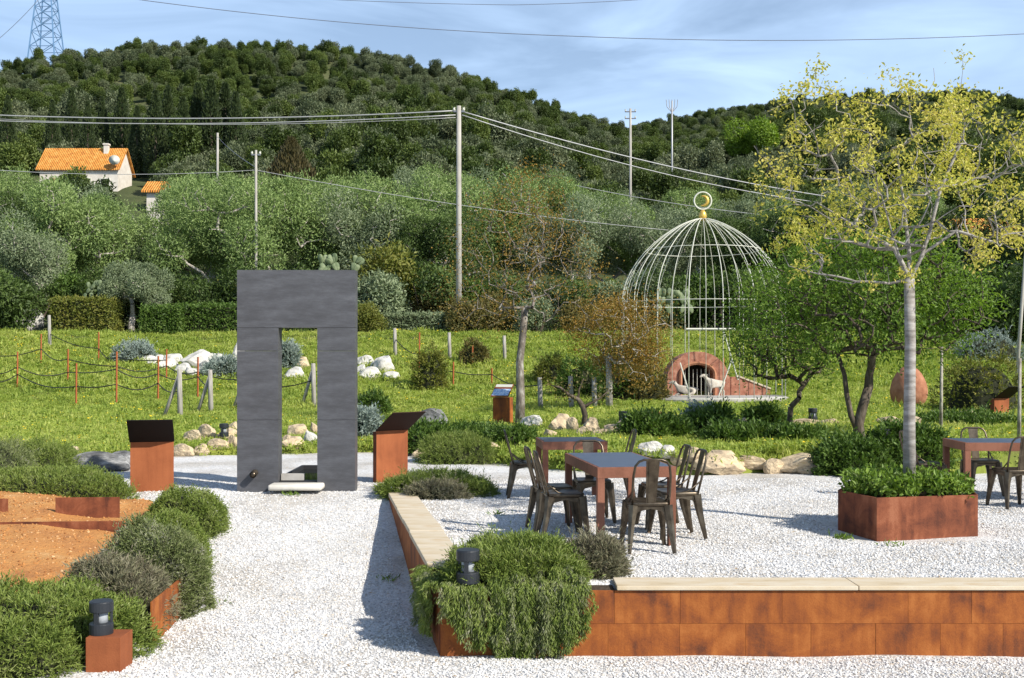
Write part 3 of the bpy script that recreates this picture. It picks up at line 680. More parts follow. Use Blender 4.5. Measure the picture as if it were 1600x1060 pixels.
# cypresses behind the farmhouse
def spire(name, seed, h, w, leafm, n=2600, L=0.5):
    r = np.random.default_rng(seed); root = empty(name)
    b = MB(); b.tube([(0, 0, -1), (0, 0, h * 0.5), (0, 0, h * 0.95)], [0.25, 0.15, 0.02], 6); b.build('trunk', M['bark_dark'], root, True)
    t = r.random(n) ** 0.8; prof = w * np.minimum(1, np.minimum(t * 6 + 0.3, (1 - t) * 1.9 + 0.05)); a = r.uniform(0, 2 * pi, n); q = prof * np.sqrt(r.uniform(0.35, 1.1, n))
    P = np.stack([q * np.cos(a), q * np.sin(a), 0.3 + t * h], 1)
    D = np.stack([0.4 * np.cos(a), 0.4 * np.sin(a), np.ones(n)], 1) + r.normal(size=(n, 3)) * 0.2
    link_mesh('crown', leaf_obj_mesh('crown', [leaves(P, D, rnd_dirs(r, n), L * r.uniform(0.6, 1.3, n), 0.22)], leafm), None, root)
    return root
cy = spire('cypress_tree', 31, 12.0, 1.25, M['cypress_leaf']); firstc = True
for i, (px, Y, sc, wd) in enumerate([(82, 168, 0.95, 1), (112, 172, 1.1, 1), (137, 166, 0.95, 0.9), (160, 170, 1.0, 0.9), (190, 168, 1.12, 1.1), (214, 164, 0.9, 1.0), (243, 160, 1.1, 1.2), (262, 165, 1.15, 1.1), (286, 162, 1.05, 1.2), (310, 168, 1.2, 1.2), (330, 165, 1.25, 1.2), (352, 168, 1.2, 1.3), (368, 165, 1.1, 1.1), (12, 160, 1.0, 1.0)]):
    o = cy if firstc else copy_tree(cy); firstc = False
    x = (px - 800) / F_PX * Y; o.location = (x, Y, T(x, Y) - 0.5); o.scale = (sc * wd, sc * wd, sc); o.rotation_euler = (0, 0, i)
    tag(o, 'tall dark cypress in the row behind the orange-roofed farmhouse', 'tree', 'cypresses behind the farmhouse')
x = (455 - 800) / F_PX * 125; cn = spire('brown_conifer', 33, 9.0, 2.9, M['conifer_leaf'], 4500, 0.6); cn.location = (x, 125, T(x, 125) - 0.5)
tag(cn, 'broad brownish dark conifer above the olive trees', 'tree')
# bright tree on the far hill
pg = olive(106, M['bright_leaf'], 5.5, 8.5, 16, 900, 0.45, 0.25); pg.name = 'bright_tree'; x = (1185 - 800) / F_PX * 205; pg.location = (x, 205, T(x, 205)); pg.scale = (1.0, 1.0, 0.9)
tag(pg, 'round bright green tree standing out on the far wooded slope', 'tree')

# forest over the hill
def fproto(seed, mat, w, h, n, L):
    r = np.random.default_rng(seed); parts = []
    for k in range(9):
        a = r.uniform(0, 2 * pi); q = r.uniform(0.1, 0.6) * w
        P = ell(r, n // 9, (q * cos(a), q * sin(a), h * r.uniform(0.35, 0.8)), (w * 0.42, w * 0.42, h * 0.2), 0.6)
        parts.append(crown_leaves(r, P, 1, 0.15, L, L * 0.55, 0.0, (q * cos(a), q * sin(a), h * 0.4), 0.3))
    return proto_obj('forest_crown', leaf_obj_mesh('forest_crown', parts, mat))
fp = [fproto(201, M['forest_a'], 3.0, 6.5, 4600, 0.42), fproto(202, M['forest_b'], 3.2, 6.8, 4600, 0.42), fproto(203, M['forest_a'], 2.6, 5.6, 3600, 0.42), fproto(204, M['forest_b'], 2.4, 8.4, 4200, 0.42), fproto(205, M['forest_a'], 3.6, 6.6, 5200, 0.42)]
P = []; sc = []; ro = []; ix = []
r = np.random.default_rng(44)
def blocked(x, Y):
    u = x / Y * F_PX + 800
    if 30 < u < 225 and 113 < Y < 162: return True
    if 205 < u < 272 and 94 < Y < 130: return True
    if 1470 < u < 1620 and 78 < Y < 108: return True
    if 1110 < u < 1255 and 175 < Y < 212: return True
    if 400 < u < 510 and 108 < Y < 126: return True
    return False
def addforest(y0, y1, u0, u1, cell, smin, smax):
    Y = y0
    while Y < y1:
        x = u0 * Y
        while x < u1 * Y:
            xx = x + r.uniform(-0.85, 0.85) * cell; yy = Y + r.uniform(-0.85, 0.85) * cell
            if not blocked(xx, yy):
                s = r.uniform(smin, smax) * (1.35 if r.random() < 0.12 and Y < 240 else 1) * (0.85 if Y > 240 else 1)
                P.append((xx, yy, T(xx, yy) - 0.6 * s)); sc.append((s, s, s * r.uniform(0.8, 1.2))); ro.append((0, 0, r.uniform(0, 6.28)))
                k = mnoise.noise(Vector((xx * 0.02, yy * 0.02, 3)))
                ix.append([1, 3][r.integers(2)] if r.random() < 0.42 + 0.7 * k else [0, 2, 4][r.integers(3)])
            x += cell
        Y += cell * 0.9
addforest(100, 330, -0.56, 0.56, 3.7, 0.4, 1.0)
addforest(330, 465, -0.02, 0.56, 4.6, 0.5, 0.95)
scatter('hillside_forest', P, sc, ro, ix, fp, 'dense evergreen wood covering the hillside', 'forest')

# ------------------------------------------------------------------ bushes, hedges, mounds
def shrub_mesh(name, seed, R, mat, n=2200, L=0.05, W=0.009, per=7, lump=0.12, hang=0.0):
    """low dome of short needle sprigs over a dark core; R = (rx, ry, height)"""
    r = np.random.default_rng(seed)
    d = rnd_dirs(r, n); d[:, 2] = np.abs(d[:, 2]) * 1.05 - 0.12; d = unit(d)
    ph = r.uniform(0, 6.28, 6)
    lum = 1 + lump * (np.sin(d[:, 0] * 4 + ph[0]) * np.sin(d[:, 1] * 4 + ph[1]) + 0.6 * np.sin(d[:, 0] * 9 + ph[2]) * np.sin(d[:, 2] * 8 + ph[3]) + 0.5 * np.sin(d[:, 1] * 11 + ph[4]))
    Rv = np.array(R); sup = np.sign(d) * np.abs(d) ** 0.85
    P = sup * Rv * (lum * r.uniform(0.9, 1.03, n))[:, None]
    P[:, 2] = np.maximum(P[:, 2], -0.02)
    Nn = unit(d / Rv)
    ax = unit(Nn * 0.8 + r.normal(size=(n, 3)) * 0.38 + np.array([0, 0, 0.25 - hang]))
    m = n * per
    bp = np.repeat(P, per, 0); bd = np.repeat(ax, per, 0); tt = np.tile(np.linspace(0, 1, per), n)
    shoot = np.where(r.random(n) < 0.06, r.uniform(1.8, 3.0, n), r.uniform(0.6, 1.4, n)); bp = bp + bd * (tt * L * 1.2 * np.repeat(shoot, per))[:, None]
    D = bd + rnd_dirs(r, m) * 0.75
    Vq, Qq = leaves(bp, D, rnd_dirs(r, m), L * r.uniform(0.6, 1.2, m), W, 0.05)
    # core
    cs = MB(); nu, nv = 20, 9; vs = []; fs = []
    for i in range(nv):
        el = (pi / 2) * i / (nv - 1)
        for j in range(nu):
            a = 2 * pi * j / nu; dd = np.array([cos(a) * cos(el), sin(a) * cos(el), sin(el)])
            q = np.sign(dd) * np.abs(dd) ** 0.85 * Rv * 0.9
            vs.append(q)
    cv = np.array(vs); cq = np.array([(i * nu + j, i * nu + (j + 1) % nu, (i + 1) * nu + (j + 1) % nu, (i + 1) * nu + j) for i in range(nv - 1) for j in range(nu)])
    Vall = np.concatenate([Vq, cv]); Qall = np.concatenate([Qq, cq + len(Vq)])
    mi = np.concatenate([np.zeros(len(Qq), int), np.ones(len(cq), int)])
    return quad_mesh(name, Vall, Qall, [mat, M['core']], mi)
def shrub(name, seed, loc, R, mat, label, rz=0.0, cat='shrub', group=None, **kw):
    o = link_mesh(name, shrub_mesh(name, seed, R, M[mat], **kw), None, None, loc); o.rotation_euler = (0, 0, rz)
    return tag(o, label, cat, group)

shrub('rosemary_shrub', 1, (-3.22, 9.75, -0.48), (0.47, 0.44, 0.72), 'rosemary_grey', 'largest clipped rosemary mound on the edge of the clay bed', n=5200, L=0.036, lump=0.06)
shrub('rosemary_shrub', 2, (-3.52, 11.05, -0.42), (0.42, 0.40, 0.56), 'rosemary', 'middle one of three clipped rosemary mounds beside the gravel path', n=4200, L=0.036, lump=0.06)
shrub('rosemary_shrub', 3, (-3.72, 12.4, -0.28), (0.43, 0.38, 0.52), 'rosemary', 'clipped rosemary mound closest to the dark stone portal', n=3800, L=0.036, lump=0.06)
shrub('rosemary_shrub', 4, (-3.72, 8.4, -0.5), (0.84, 0.5, 0.46), 'rosemary', 'spreading rosemary around the rusty cube with the bollard light', n=6400, L=0.042, lump=0.10)
shrub('rosemary_shrub', 5, (-3.8, 7.85, -0.5), (0.62, 0.26, 0.30), 'rosemary', 'low rosemary tuft in front of the rusty cube', n=2200, L=0.055, hang=0.2)
shrub('lavender_bush', 6, (-3.32, 9.05, -0.4), (0.4, 0.34, 0.42), 'lavender', 'brownish dry lavender between two rosemary mounds', n=2200, L=0.06)
shrub('rosemary_shrub', 7, (-6.05, 14.0, -0.05), (1.15, 0.55, 0.36), 'rosemary', 'long rosemary mound with brown woody base behind the clay bed', n=5200, L=0.045, lump=0.08)
shrub('rosemary_shrub', 8, (-7.2, 16.8, 0), (0.5, 0.5, 0.42), 'rosemary', 'rosemary mound beside the dark boulder', n=1800, L=0.06)
shrub('rosemary_shrub', 9, (-7.6, 15.6, 0), (0.6, 0.6, 0.58), 'rosemary_grey', 'round rosemary mound rising behind the long one', n=2000, L=0.06)
shrub('rosemary_shrub', 10, (-0.98, 14.3, 0.0), (0.66, 0.42, 0.19), 'rosemary', 'flat rosemary spreading over the far end of the sandstone coping', n=3400, L=0.06, lump=0.2)
shrub('lavender_bush', 11, (-0.95, 13.75, 0.0), (0.36, 0.2, 0.17), 'lavender', 'small brown lavender at the end of the sandstone coping', n=900, L=0.05)
shrub('lavender_bush', 12, (0.66, 8.85, 0.0), (0.22, 0.2, 0.22), 'lavender', 'grey-green lavender ball beside the coping of the rusty wall', n=1700, L=0.06)
q = gp(715, 722); shrub('rosemary_shrub', 13, q, (0.62, 0.5, 0.42), 'rosemary', 'domed rosemary with a yellow stone beside it', n=2600, L=0.06)
q = gp(670, 700); shrub('green_bush', 14, q, (0.5, 0.5, 0.36), 'shrub_green', 'loose green bush next to the grey boulder', n=900, L=0.09, W=0.03)
q = gp(735, 690); shrub('green_bush', 15, q, (0.6, 0.5, 0.25), 'shrub_green', 'low dark bush at the foot of the information board', n=800, L=0.08, W=0.03)
q = gp(800, 700); shrub('green_bush', 16, q, (0.4, 0.4, 0.3), 'shrub_green', 'small green bush under the bare tree', n=700, L=0.08, W=0.03)
q = gp(1325, 741); shrub('green_bush', 17, q, (0.48, 0.45, 0.46), 'shrub_green', 'dark leafy bush with yellow flowers by the ochre rocks', n=1400, L=0.08, W=0.03)
q = gp(1415, 738); shrub('green_bush', 18, q + Vector((0.1, 0.3, 0)), (0.6, 0.45, 0.5), 'shrub_green', 'wide dark bush behind the rusty tree planter', n=1600, L=0.08, W=0.03)
for k, (px, py, w, h, mat, lab) in enumerate([
    (1010, 685, 30, 28, 'shrub_green', 'dark round bush beside the pale rock with a lamp'), (1045, 684, 26, 22, 'shrub_green', 'low leafy bush on the lawn between rocks'),
    (1112, 680, 36, 30, 'shrub_green', 'dark bush with silvery tuft in front of the cage lawn'), (1098, 668, 18, 26, 'shrub_silver', 'silvery tuft of leaves on the dark bush'),
    (1195, 668, 28, 24, 'shrub_green', 'rounded bush near the thin low-forked tree'), (970, 628, 34, 52, 'shrub_green', 'dark bush standing before the terracotta kiln'),
    (1012, 630, 28, 50, 'shrub_rust', 'leafy brown-green bush at the edge of the cage'), (212, 563, 27, 24, 'shrub_silver', 'silver-grey bush at the end of the white boulders'),
    (350, 590, 30, 26, 'shrub_silver', 'silver-grey bush below the white boulders'), (450, 575, 14, 36, 'shrub_silver', 'silver bush seen through the portal opening'),
    (568, 690, 16, 44, 'shrub_silver', 'silver bush tucked behind the stone portal edge'), (580, 650, 28, 28, 'shrub_green', 'dark low bush behind the rusty lectern'),
    (672, 608, 22, 58, 'shrub_olive', 'upright yellow-green bush among the vine stakes'), (1535, 645, 55, 80, 'shrub_olive', 'broad olive-brown bush beside the dark rusty sign'),
    (905, 622, 30, 52, 'shrub_green', 'leafy bush behind the twisted old vine'), (938, 606, 30, 46, 'shrub_rust', 'brownish bush between the vine and the pale trunk'), (985, 598, 30, 60, 'shrub_rust', 'tall brownish bush touching the cage wires'), (862, 600, 24, 34, 'shrub_olive', 'small olive-toned bush beside the bare tree'), (742, 570, 20, 30, 'shrub_rust', 'thin brown bush among the stakes near the grey-green hedge'), (1150, 690, 44, 14, 'shrub_green', 'flat green plant cushion before the lawn stones'), (1240, 692, 40, 12, 'shrub_green', 'flat green cushion at the foot of the thin forked tree'),
    (1505, 668, 70, 14, 'shrub_green', 'flat dark ground cover along the far rocks'), (1545, 562, 45, 38, 'shrub_silver', 'dry grey shrub behind the olive-brown bush')]):
    q = gp(px, py); s_ = F_PX / q.y
    shrub('low_bush', 40 + k, q, (w / s_, w / s_ * 0.8, h / s_), mat, lab, n=900, L=0.10, W=0.035, lump=0.2, per=6)

# big trailing rosemary over the wall corner
r = np.random.default_rng(77)
parts = []
me0 = shrub_mesh('rosemary_dome', 78, (0.54, 0.44, 0.25), M['rosemary'], n=4800, L=0.05, lump=0.14)
tr = link_mesh('trailing_rosemary', me0, None, None, (0.05, 8.70, 0.0))
tag(tr, 'big rosemary cascading over the corner of the rusty wall', 'shrub')
def strands(r, starts, outs, lens, per=46):
    out = []
    for p, o, ln in zip(starts, outs, lens):
        k = int(per * ln / 0.5) + 8; t = np.sort(r.random(k)); sw = r.normal() * 0.05
        path = np.array(p) + np.outer(np.minimum(t * 4, 1) * 0.07 + 0.03 * np.sin(t * 3), o)
        path[:, 2] += 0.07 * np.sin(np.minimum(t * 6, pi)) - t * ln
        path[:, 0] += 0.5 * sw * t + 0.02 * np.sin(t * 9 + r.uniform(0, 6)); 
        kk = 6
        bp = np.repeat(path, kk, 0) + r.normal(size=(k * kk, 3)) * 0.012
        D = np.array([0, 0, -0.85]) + 0.4 * np.array(o) + rnd_dirs(r, k * kk) * 0.62
        out.append(leaves(bp, D, rnd_dirs(r, k * kk), 0.042 * r.uniform(0.6, 1.3, k * kk), 0.008, 0.05))
    return out
st = []; ou = []; le = []
for i in range(150):
    x = r.uniform(-0.40, 0.56); e = 1 - abs((x - 0.08) / 0.5) ** 2.5; up = r.random() ** 2.2 * 0.16
    if x < -0.16: up = 0.0
    st.append((x - 0.05, WY - 8.70 + up * 0.9 + r.uniform(-0.03, 0.03), 0.02 + up)); ou.append((r.normal() * 0.3, -1, 0)); le.append(max(0.10, (0.33 + 0.2 * max(0, e)) * r.uniform(0.62, 1.03)) + up * 0.6)
for i in range(45):
    Y = r.uniform(8.3, 9.05); st.append((OX(Y) - 0.05, Y - 8.70, 0.02)); ou.append((-1, r.normal() * 0.3, 0)); le.append(r.uniform(0.16, 0.44))
for i in range(16):
    x = r.uniform(-0.5, -0.36); st.append((x - 0.05, WY - 8.70 + r.uniform(-0.03, 0.05), 0.02)); ou.append((-0.3, -1, 0)); le.append(r.uniform(0.10, 0.24))
grey = [i for i in range(len(st)) if i % 3 == 0]; grn = [i for i in range(len(st)) if i % 3]
for sel, mt in ((grey, 'rosemary_grey'), (grn, 'rosemary')):
    link_mesh('hanging_sprigs', leaf_obj_mesh('hanging_sprigs', strands(r, [st[i] for i in sel], [ou[i] for i in sel], [le[i] for i in sel]), M[mt]), None, tr)
st = []; ou = []; le = []
for i in range(26):
    Y = r.uniform(13.6, 14.5); st.append((OX(Y) + 0.05, Y - 14.3, 0.06)); ou.append((-1, -0.4, 0)); le.append(r.uniform(0.1, 0.22))
hs = leaf_obj_mesh('hanging_sprigs', strands(r, [(a + 0.98, b_, c) for a, b_, c in st], ou, le), M['rosemary'])
link_mesh('hanging_sprigs', hs, None, bpy.data.objects['rosemary_shrub.007'] if 'rosemary_shrub.007' in bpy.data.objects else None)

# clipped hedges
def hedge(loc, size, mat, label, seed, rz=0.0, n=5200):
    r = np.random.default_rng(seed); sx_, sy_, sz_ = size
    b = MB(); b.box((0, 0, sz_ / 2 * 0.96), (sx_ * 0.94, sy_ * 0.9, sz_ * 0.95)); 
    P = r.uniform(-0.5, 0.5, (n, 3)); f = r.integers(0, 5, n)
    P[f == 0, 1] = -0.5; P[f == 1, 1] = -0.5; P[f == 2, 2] = 0.5; P[f == 3, 0] = -0.5; P[f == 4, 0] = 0.5
    P = P * np.array(size) + np.array([0, 0, sz_ / 2]); P += r.normal(size=(n, 3)) * 0.07
    Vq, Qq = leaves(P, rnd_dirs(r, n) + np.array([0, -0.3, 0.3]), rnd_dirs(r, n), 0.15 * r.uniform(0.6, 1.4, n), 0.06)
    root = empty('clipped_hedge', loc, rz)
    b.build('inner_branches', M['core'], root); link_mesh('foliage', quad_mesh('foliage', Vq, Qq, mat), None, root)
    tag(root, label, 'hedge')
def hedge_px(x0, x1, y0, y1, Y, mat, label, seed, d=1.4):
    a = at(x0, y1, Y); c = at(x1, y0, Y); z = T((a.x + c.x) / 2, Y)
    hedge(((a.x + c.x) / 2, Y + d / 2, min(z, a.z) - 0.1), (c.x - a.x, d, c.z - min(z, a.z) + 0.1), M[mat], label, seed)
hedge_px(277, 376, 478, 533, 49.0, 'shrub_green', 'long dark clipped hedge running behind the stone portal', 61)
hedge_px(222, 280, 482, 530, 48.4, 'shrub_green', 'squared hedge end block beside the grey olive', 62)
hedge_px(80, 172, 468, 514, 50.5, 'shrub_olive', 'brownish clipped hedge near the silvery olive', 63)
hedge_px(598, 716, 492, 535, 50.0, 'olive_leaf2', 'grey-green hedge behind the utility pole', 64)
hedge_px(716, 960, 498, 536, 51.0, 'dark_leaf', 'dark hedge behind the bare tree', 65)
hedge_px(440, 560, 480, 532, 50.0, 'shrub_green', 'green hedge behind the top of the portal opening', 66)
# loose bushes along the foot of the slope
def bush_proto(seed, mat, w, h):
    r = np.random.default_rng(seed); parts = []
    for k in range(8):
        a = r.uniform(0, 2 * pi); q = r.uniform(0.1, 0.65) * w
        Pp = ell(r, 700, (q * cos(a), q * sin(a), h * r.uniform(0.25, 0.7)), (w * 0.4, w * 0.4, h * 0.28), 0.6)
        parts.append(crown_leaves(r, Pp, 1, 0.08, 0.17, 0.075, 0.0, (0, 0, h * 0.3)))
    root = empty('garden_bush'); link_mesh('foliage', leaf_obj_mesh('foliage', parts, mat), None, root)
    b = MB()
    for k in range(6):
        a = k * 1.05; b.tube([(0, 0, -0.3), (cos(a) * w * 0.25, sin(a) * w * 0.25, h * 0.3), (cos(a) * w * 0.5, sin(a) * w * 0.5, h * 0.65)], [0.06, 0.04, 0.015], 5)
    b.build('stems', M['bark_dark'], root)
    return root
bpz = {'g': bush_proto(301, M['shrub_green'], 1.6, 2.4), 'y': bush_proto(302, M['shrub_olive'], 1.6, 2.6), 's': bush_proto(303, M['olive_leaf2'], 1.5, 2.4), 'd': bush_proto(304, M['dark_leaf'], 1.8, 2.6), 'r': bush_proto(305, M['shrub_rust'], 1.6, 2.4)}
blab = {'g': 'leafy green bush at the foot of the olive slope', 'y': 'yellow-green bush at the foot of the olive slope', 's': 'silvery bush at the foot of the olive slope', 'd': 'dark evergreen bush at the foot of the olive slope', 'r': 'brown-tinged bush at the foot of the olive slope'}
ub = set()
for i, (px, Y, k, s_) in enumerate([(55, 52.5, 'd', 1.0), (120, 55, 'g', 1.2), (150, 56, 'g', 1.1), (180, 54, 'd', 1.2), (235, 55, 'd', 1.2), (265, 56, 'y', 0.8), (310, 57, 'g', 1.0), (335, 54, 'd', 1.2), (362, 54, 'y', 0.95), (400, 54, 'd', 1.3), (440, 54, 'd', 1.3), (480, 54, 'g', 1.2), (530, 54, 'y', 1.0), (560, 52.5, 's', 1.2),
    (590, 52, 's', 1.3), (612, 56, 'y', 1.7), (645, 55, 'y', 1.3), (665, 54, 'd', 1.4), (695, 54, 'r', 1.1), (735, 55, 'g', 1.1), (775, 55, 'd', 1.2), (800, 56, 'g', 1.1), (850, 55, 's', 1.1), (880, 54, 'd', 1.1), (925, 55, 'g', 1.1), (960, 54, 's', 1.1), (1000, 52, 's', 1.3), (1040, 52, 'd', 1.2), (1085, 53, 'g', 1.2), (1130, 52, 'd', 1.3), (1180, 52, 'g', 1.2),
    (1225, 52, 'd', 1.3), (1280, 50, 'g', 1.2), (1330, 50, 'd', 1.3), (1390, 50, 'g', 1.2), (1440, 50, 'd', 1.3), (1490, 49, 'd', 1.3), (1530, 50, 's', 1.2), (1570, 48, 'd', 1.4), (1610, 46, 'd', 1.4), (5, 53, 'g', 1.2), (-20, 50, 'd', 1.3), (575, 49.6, 'y', 0.6), (765, 50, 'r', 0.9), (730, 49.5, 'r', 0.8), (840, 49.5, 's', 0.8), (900, 49.5, 'r', 0.8)]):
    o = bpz[k] if k not in ub else copy_tree(bpz[k]); ub.add(k)
    x = (px - 800) / F_PX * Y; o.location = (x, Y, T(x, Y) - 0.1); o.scale = (s_, s_, s_); o.rotation_euler = (0, 0, i * 2.1)
    tag(o, uniq(blab[k].split(' at the foot')[0] + (' low' if Y < 50.5 else ' standing'), px, Y), 'bush', 'bushes at the foot of the slope')

# prickly pears
def cactus(px, py, Y, h, seed, label):
    r = random.Random(seed); root = empty('prickly_pear', at(px, py, Y))
    def pad(p, d, s_, lv):
        b = MB(); nrm = Vector((r.uniform(-0.6, 0.6), -1, r.uniform(-0.2, 0.2))).normalized(); d = d.normalized(); sd = d.cross(nrm).normalized(); nrm = sd.cross(d)
        pts = []; fs = []; nu, nv = 10, 5
        for i in range(nv + 1):
            th = pi * i / nv
            for j in range(nu):
                a = 2 * pi * j / nu
                pts.append(p + d * s_ * (0.5 - 0.5 * cos(th)) + sd * (s_ * 0.30 * sin(th) ** 0.8 * (1 - 0.25 * cos(th)) * cos(a)) + nrm * (s_ * 0.09 * sin(th) * sin(a)))
        for i in range(nv):
            for j in range(nu): fs.append((i * nu + j, i * nu + (j + 1) % nu, (i + 1) * nu + (j + 1) % nu, (i + 1) * nu + j))
        b.add(pts, fs); b.build('pad', M['cactus'], root, True)
        if lv > 0:
            for k in range(r.choice([1, 2, 2])):
                a = r.uniform(-0.9, 0.9); pad(p + d * s_ * 0.93 + sd * s_ * 0.2 * a, d * cos(a) + sd * sin(a) + Vector((0, 0, 0.3)), s_ * r.uniform(0.8, 1.0), lv - 1)
    for k in range(4): pad(Vector(((k - 1.5) * h * 0.3, r.uniform(-0.1, 0.1), 0)), Vector((r.uniform(-0.5, 0.5), 0, 1)), h * 0.26, 2)
    tag(root, label, 'cactus')
cactus(520, 440, 51.5, 1.9, 1, 'pale prickly pear showing above the stone portal')
cactus(148, 468, 51.5, 1.3, 2, 'prickly pear above the clipped hedge')
cactus(1055, 490, 44, 1.5, 3, 'prickly pear seen through the wire cage')
cactus(735, 492, 50.5, 0.9, 4, 'small prickly pear at the foot of the utility pole')

# ------------------------------------------------------------------ retaining wall with corten plates and coping
wl_ = empty('retaining_wall', (0, 0, 0))
tag(wl_, 'rusty steel retaining wall with sandstone coping round the raised terrace', 'wall')
def plate(p0, p1, z0, z1, th, name='plate', mat='corten_wall', jit=0.0, parent=wl_):
    p0 = Vector((*p0, 0)); p1 = Vector((*p1, 0)); d = (p1 - p0); L = d.length; d.normalize(); nrm = Vector((d.y, -d.x, 0))
    b = MB(); b.box((0, 0, 0), (L - 0.0018, th, z1 - z0 - 0.0018)); 
    me = b.mesh(name, M[mat], False, 0.0008)
    o = link_mesh(name, me, None, parent); c = (p0 + p1) / 2 + nrm * (-th / 2 + jit)
    o.location = (c.x, c.y, (z0 + z1) / 2); o.rotation_euler = (0, 0, math.atan2(d.y, d.x))
    return o
rj = random.Random(4)
def fx(px): return (px - 800) / F_PX * WY
tops = [OX(WY) + 0.002, fx(960), fx(1063), fx(1222), fx(1419), fx(1518), fx(1660), 5.0, 5.9, 6.8]
bots = [OX(WY) + 0.002, fx(830), fx(950), fx(1062), fx(1165), fx(1267), fx(1368), fx(1469), fx(1567), fx(1668), 4.8, 5.3, 5.8, 6.3, 6.8]
for a, c in zip(tops[:-1], tops[1:]): plate((a, WY), (c, WY), -0.255, -0.005, 0.02, jit=rj.uniform(0, 0.003))
for a, c in zip(bots[:-1], bots[1:]): plate((a, WY), (c, WY), -0.62, -0.255, 0.02, jit=rj.uniform(0, 0.003))
ys = [8.26, 9.2, 10.4, 11.6, 12.8, 14.0]
for a, c in zip(ys[:-1], ys[1:]): plate((OX(c), c), (OX(a), a), -0.7, -0.005, 0.02, jit=rj.uniform(0, 0.002))
plate((OX(14.0), 14.0), (OX(14.0) + 0.4, 14.05), -0.4, -0.005, 0.02)
def slab(poly, z0, z1, parent=wl_, name='coping_stone', mat='coping'):
    c = Vector((sum(p[0] for p in poly) / len(poly), sum(p[1] for p in poly) / len(poly), z0))
    b = MB(); b.prism([(p[0] - c.x, p[1] - c.y) for p in poly], 0, z1 - z0)
    return link_mesh(name, b.mesh(name, M[mat], False, 0.006), None, parent, c)
ys = [9.08, 9.95, 10.8, 11.6, 12.45, 13.2, 13.98]
for a, c in zip(ys[:-1], ys[1:]):
    j = rj.uniform(-0.006, 0.006)
    slab([(OX(a + .004) - 0.012 + j, a + .004), (OX(a + .004) + 0.33 + j, a + .004), (OX(c - .004) + 0.33 + j, c - .004), (OX(c - .004) - 0.012 + j, c - .004)], 0.0, 0.045 + rj.uniform(0, 0.008))
xs = [0.79, 2.62, 4.3, 6.8]
for a, c in zip(xs[:-1], xs[1:]):
    j = rj.uniform(-0.012, 0.006)
    slab([(a + .003, WY - 0.02 + j), (c - .003, WY - 0.02 + j), (c - .003, WY + 0.32), (a + .003, WY + 0.32)], 0.0, 0.03 + rj.uniform(0, 0.004))
b = MB(); b.box((0, 0, 0), (1.28, 0.8, 0.3)); o = b.build('planting_soil', M['dark_soil'], wl_); o.location = (0.14, WY + 0.43, -0.16)
plate((fx(925), WY + 0.3), (0.78, WY + 0.3), -0.2, 0.0, 0.01)

# ------------------------------------------------------------------ clay bed edging and rusty cube
def edging(p0, p1, z0, z1, label, mat='corten_dark'):
    r_ = empty('steel_edging', (0, 0, 0)); plate(p0, p1, z0, z1, 0.012, 'edging_plate', mat, parent=r_)
    tag(r_, label, 'edging')
edging((-5.1, 12.15), (-4.4, 12.2), -0.15, 0.21, 'short rusty steel edging plate standing in the clay bed')
edging((-5.95, 12.12), (-5.62, 12.13), -0.15, 0.2, 'rusty edging plate at the far side of the clay bed')
edging((-6.3, 11.35), (-4.1, 11.5), -0.2, 0.045, 'long low rusty edging strip crossing the clay bed')
edging((-2.83, 8.55), (-2.9, 9.7), -0.6, -0.16, 'rusty steel edge of the clay bed below the lavender', 'corten_wall')
cb = empty('rusty_cube', (-2.93, 7.92, -0.52))
b = MB(); b.box((0, 0, 0.135), (0.25, 0.25, 0.27)); b.build('body', M['corten_sign'], cb, False, 0.004)
tag(cb, 'rusty steel cube holding a bollard light beside the rosemary', 'plinth')

# ------------------------------------------------------------------ bollard lights
def bollard(loc, sc, label, group=None):
    root = empty('bollard_light', loc)
    b = MB(); b.lathe([(0.085, 0), (0.085, 0.075), (0.08, 0.08), (0.03, 0.085)], 24); b.build('base', M['bollard'], root, False, 0.002)
    b = MB(); b.lathe([(0.05, 0.08), (0.046, 0.12), (0.05, 0.165)], 20); b.build('lens', M['lens'], root, True)
    for k in range(3):
        a = k * 2.094 + 0.4; b = MB(); b.box((0.07 * cos(a), 0.07 * sin(a), 0.12), (0.018, 0.03, 0.09), Matrix.Rotation(a, 3, 'Z')); b.build('post', M['bollard'], root)
    b = MB(); b.lathe([(0.05, 0.16), (0.083, 0.162), (0.085, 0.17), (0.085, 0.232), (0.078, 0.24)], 24); b.build('cap', M['bollard'], root, False, 0.002)
    root.scale = (sc, sc, sc)
    return tag(root, label, 'light', group)
bollard((-2.99, 7.92, -0.25), 1.0, 'dark bollard light on the rusty cube')
bollard((-0.335, 8.27, 0.05), 1.05, 'dark bollard light in the rosemary at the wall corner')
for px, py, lab in [(350, 682, 'small dark lamp on the rocks behind the left lectern'.replace('left ', '')), (974, 664, 'small dark lamp on a pale rock behind the tables'), (1383, 702, 'small dark lamp between two dark bushes by the planter'), (1270, 657, 'small dark lamp among the lawn rocks')]:
    bollard(gp(px, py + 10) + Vector((0, 0, 0.12)), 1.1, lab)

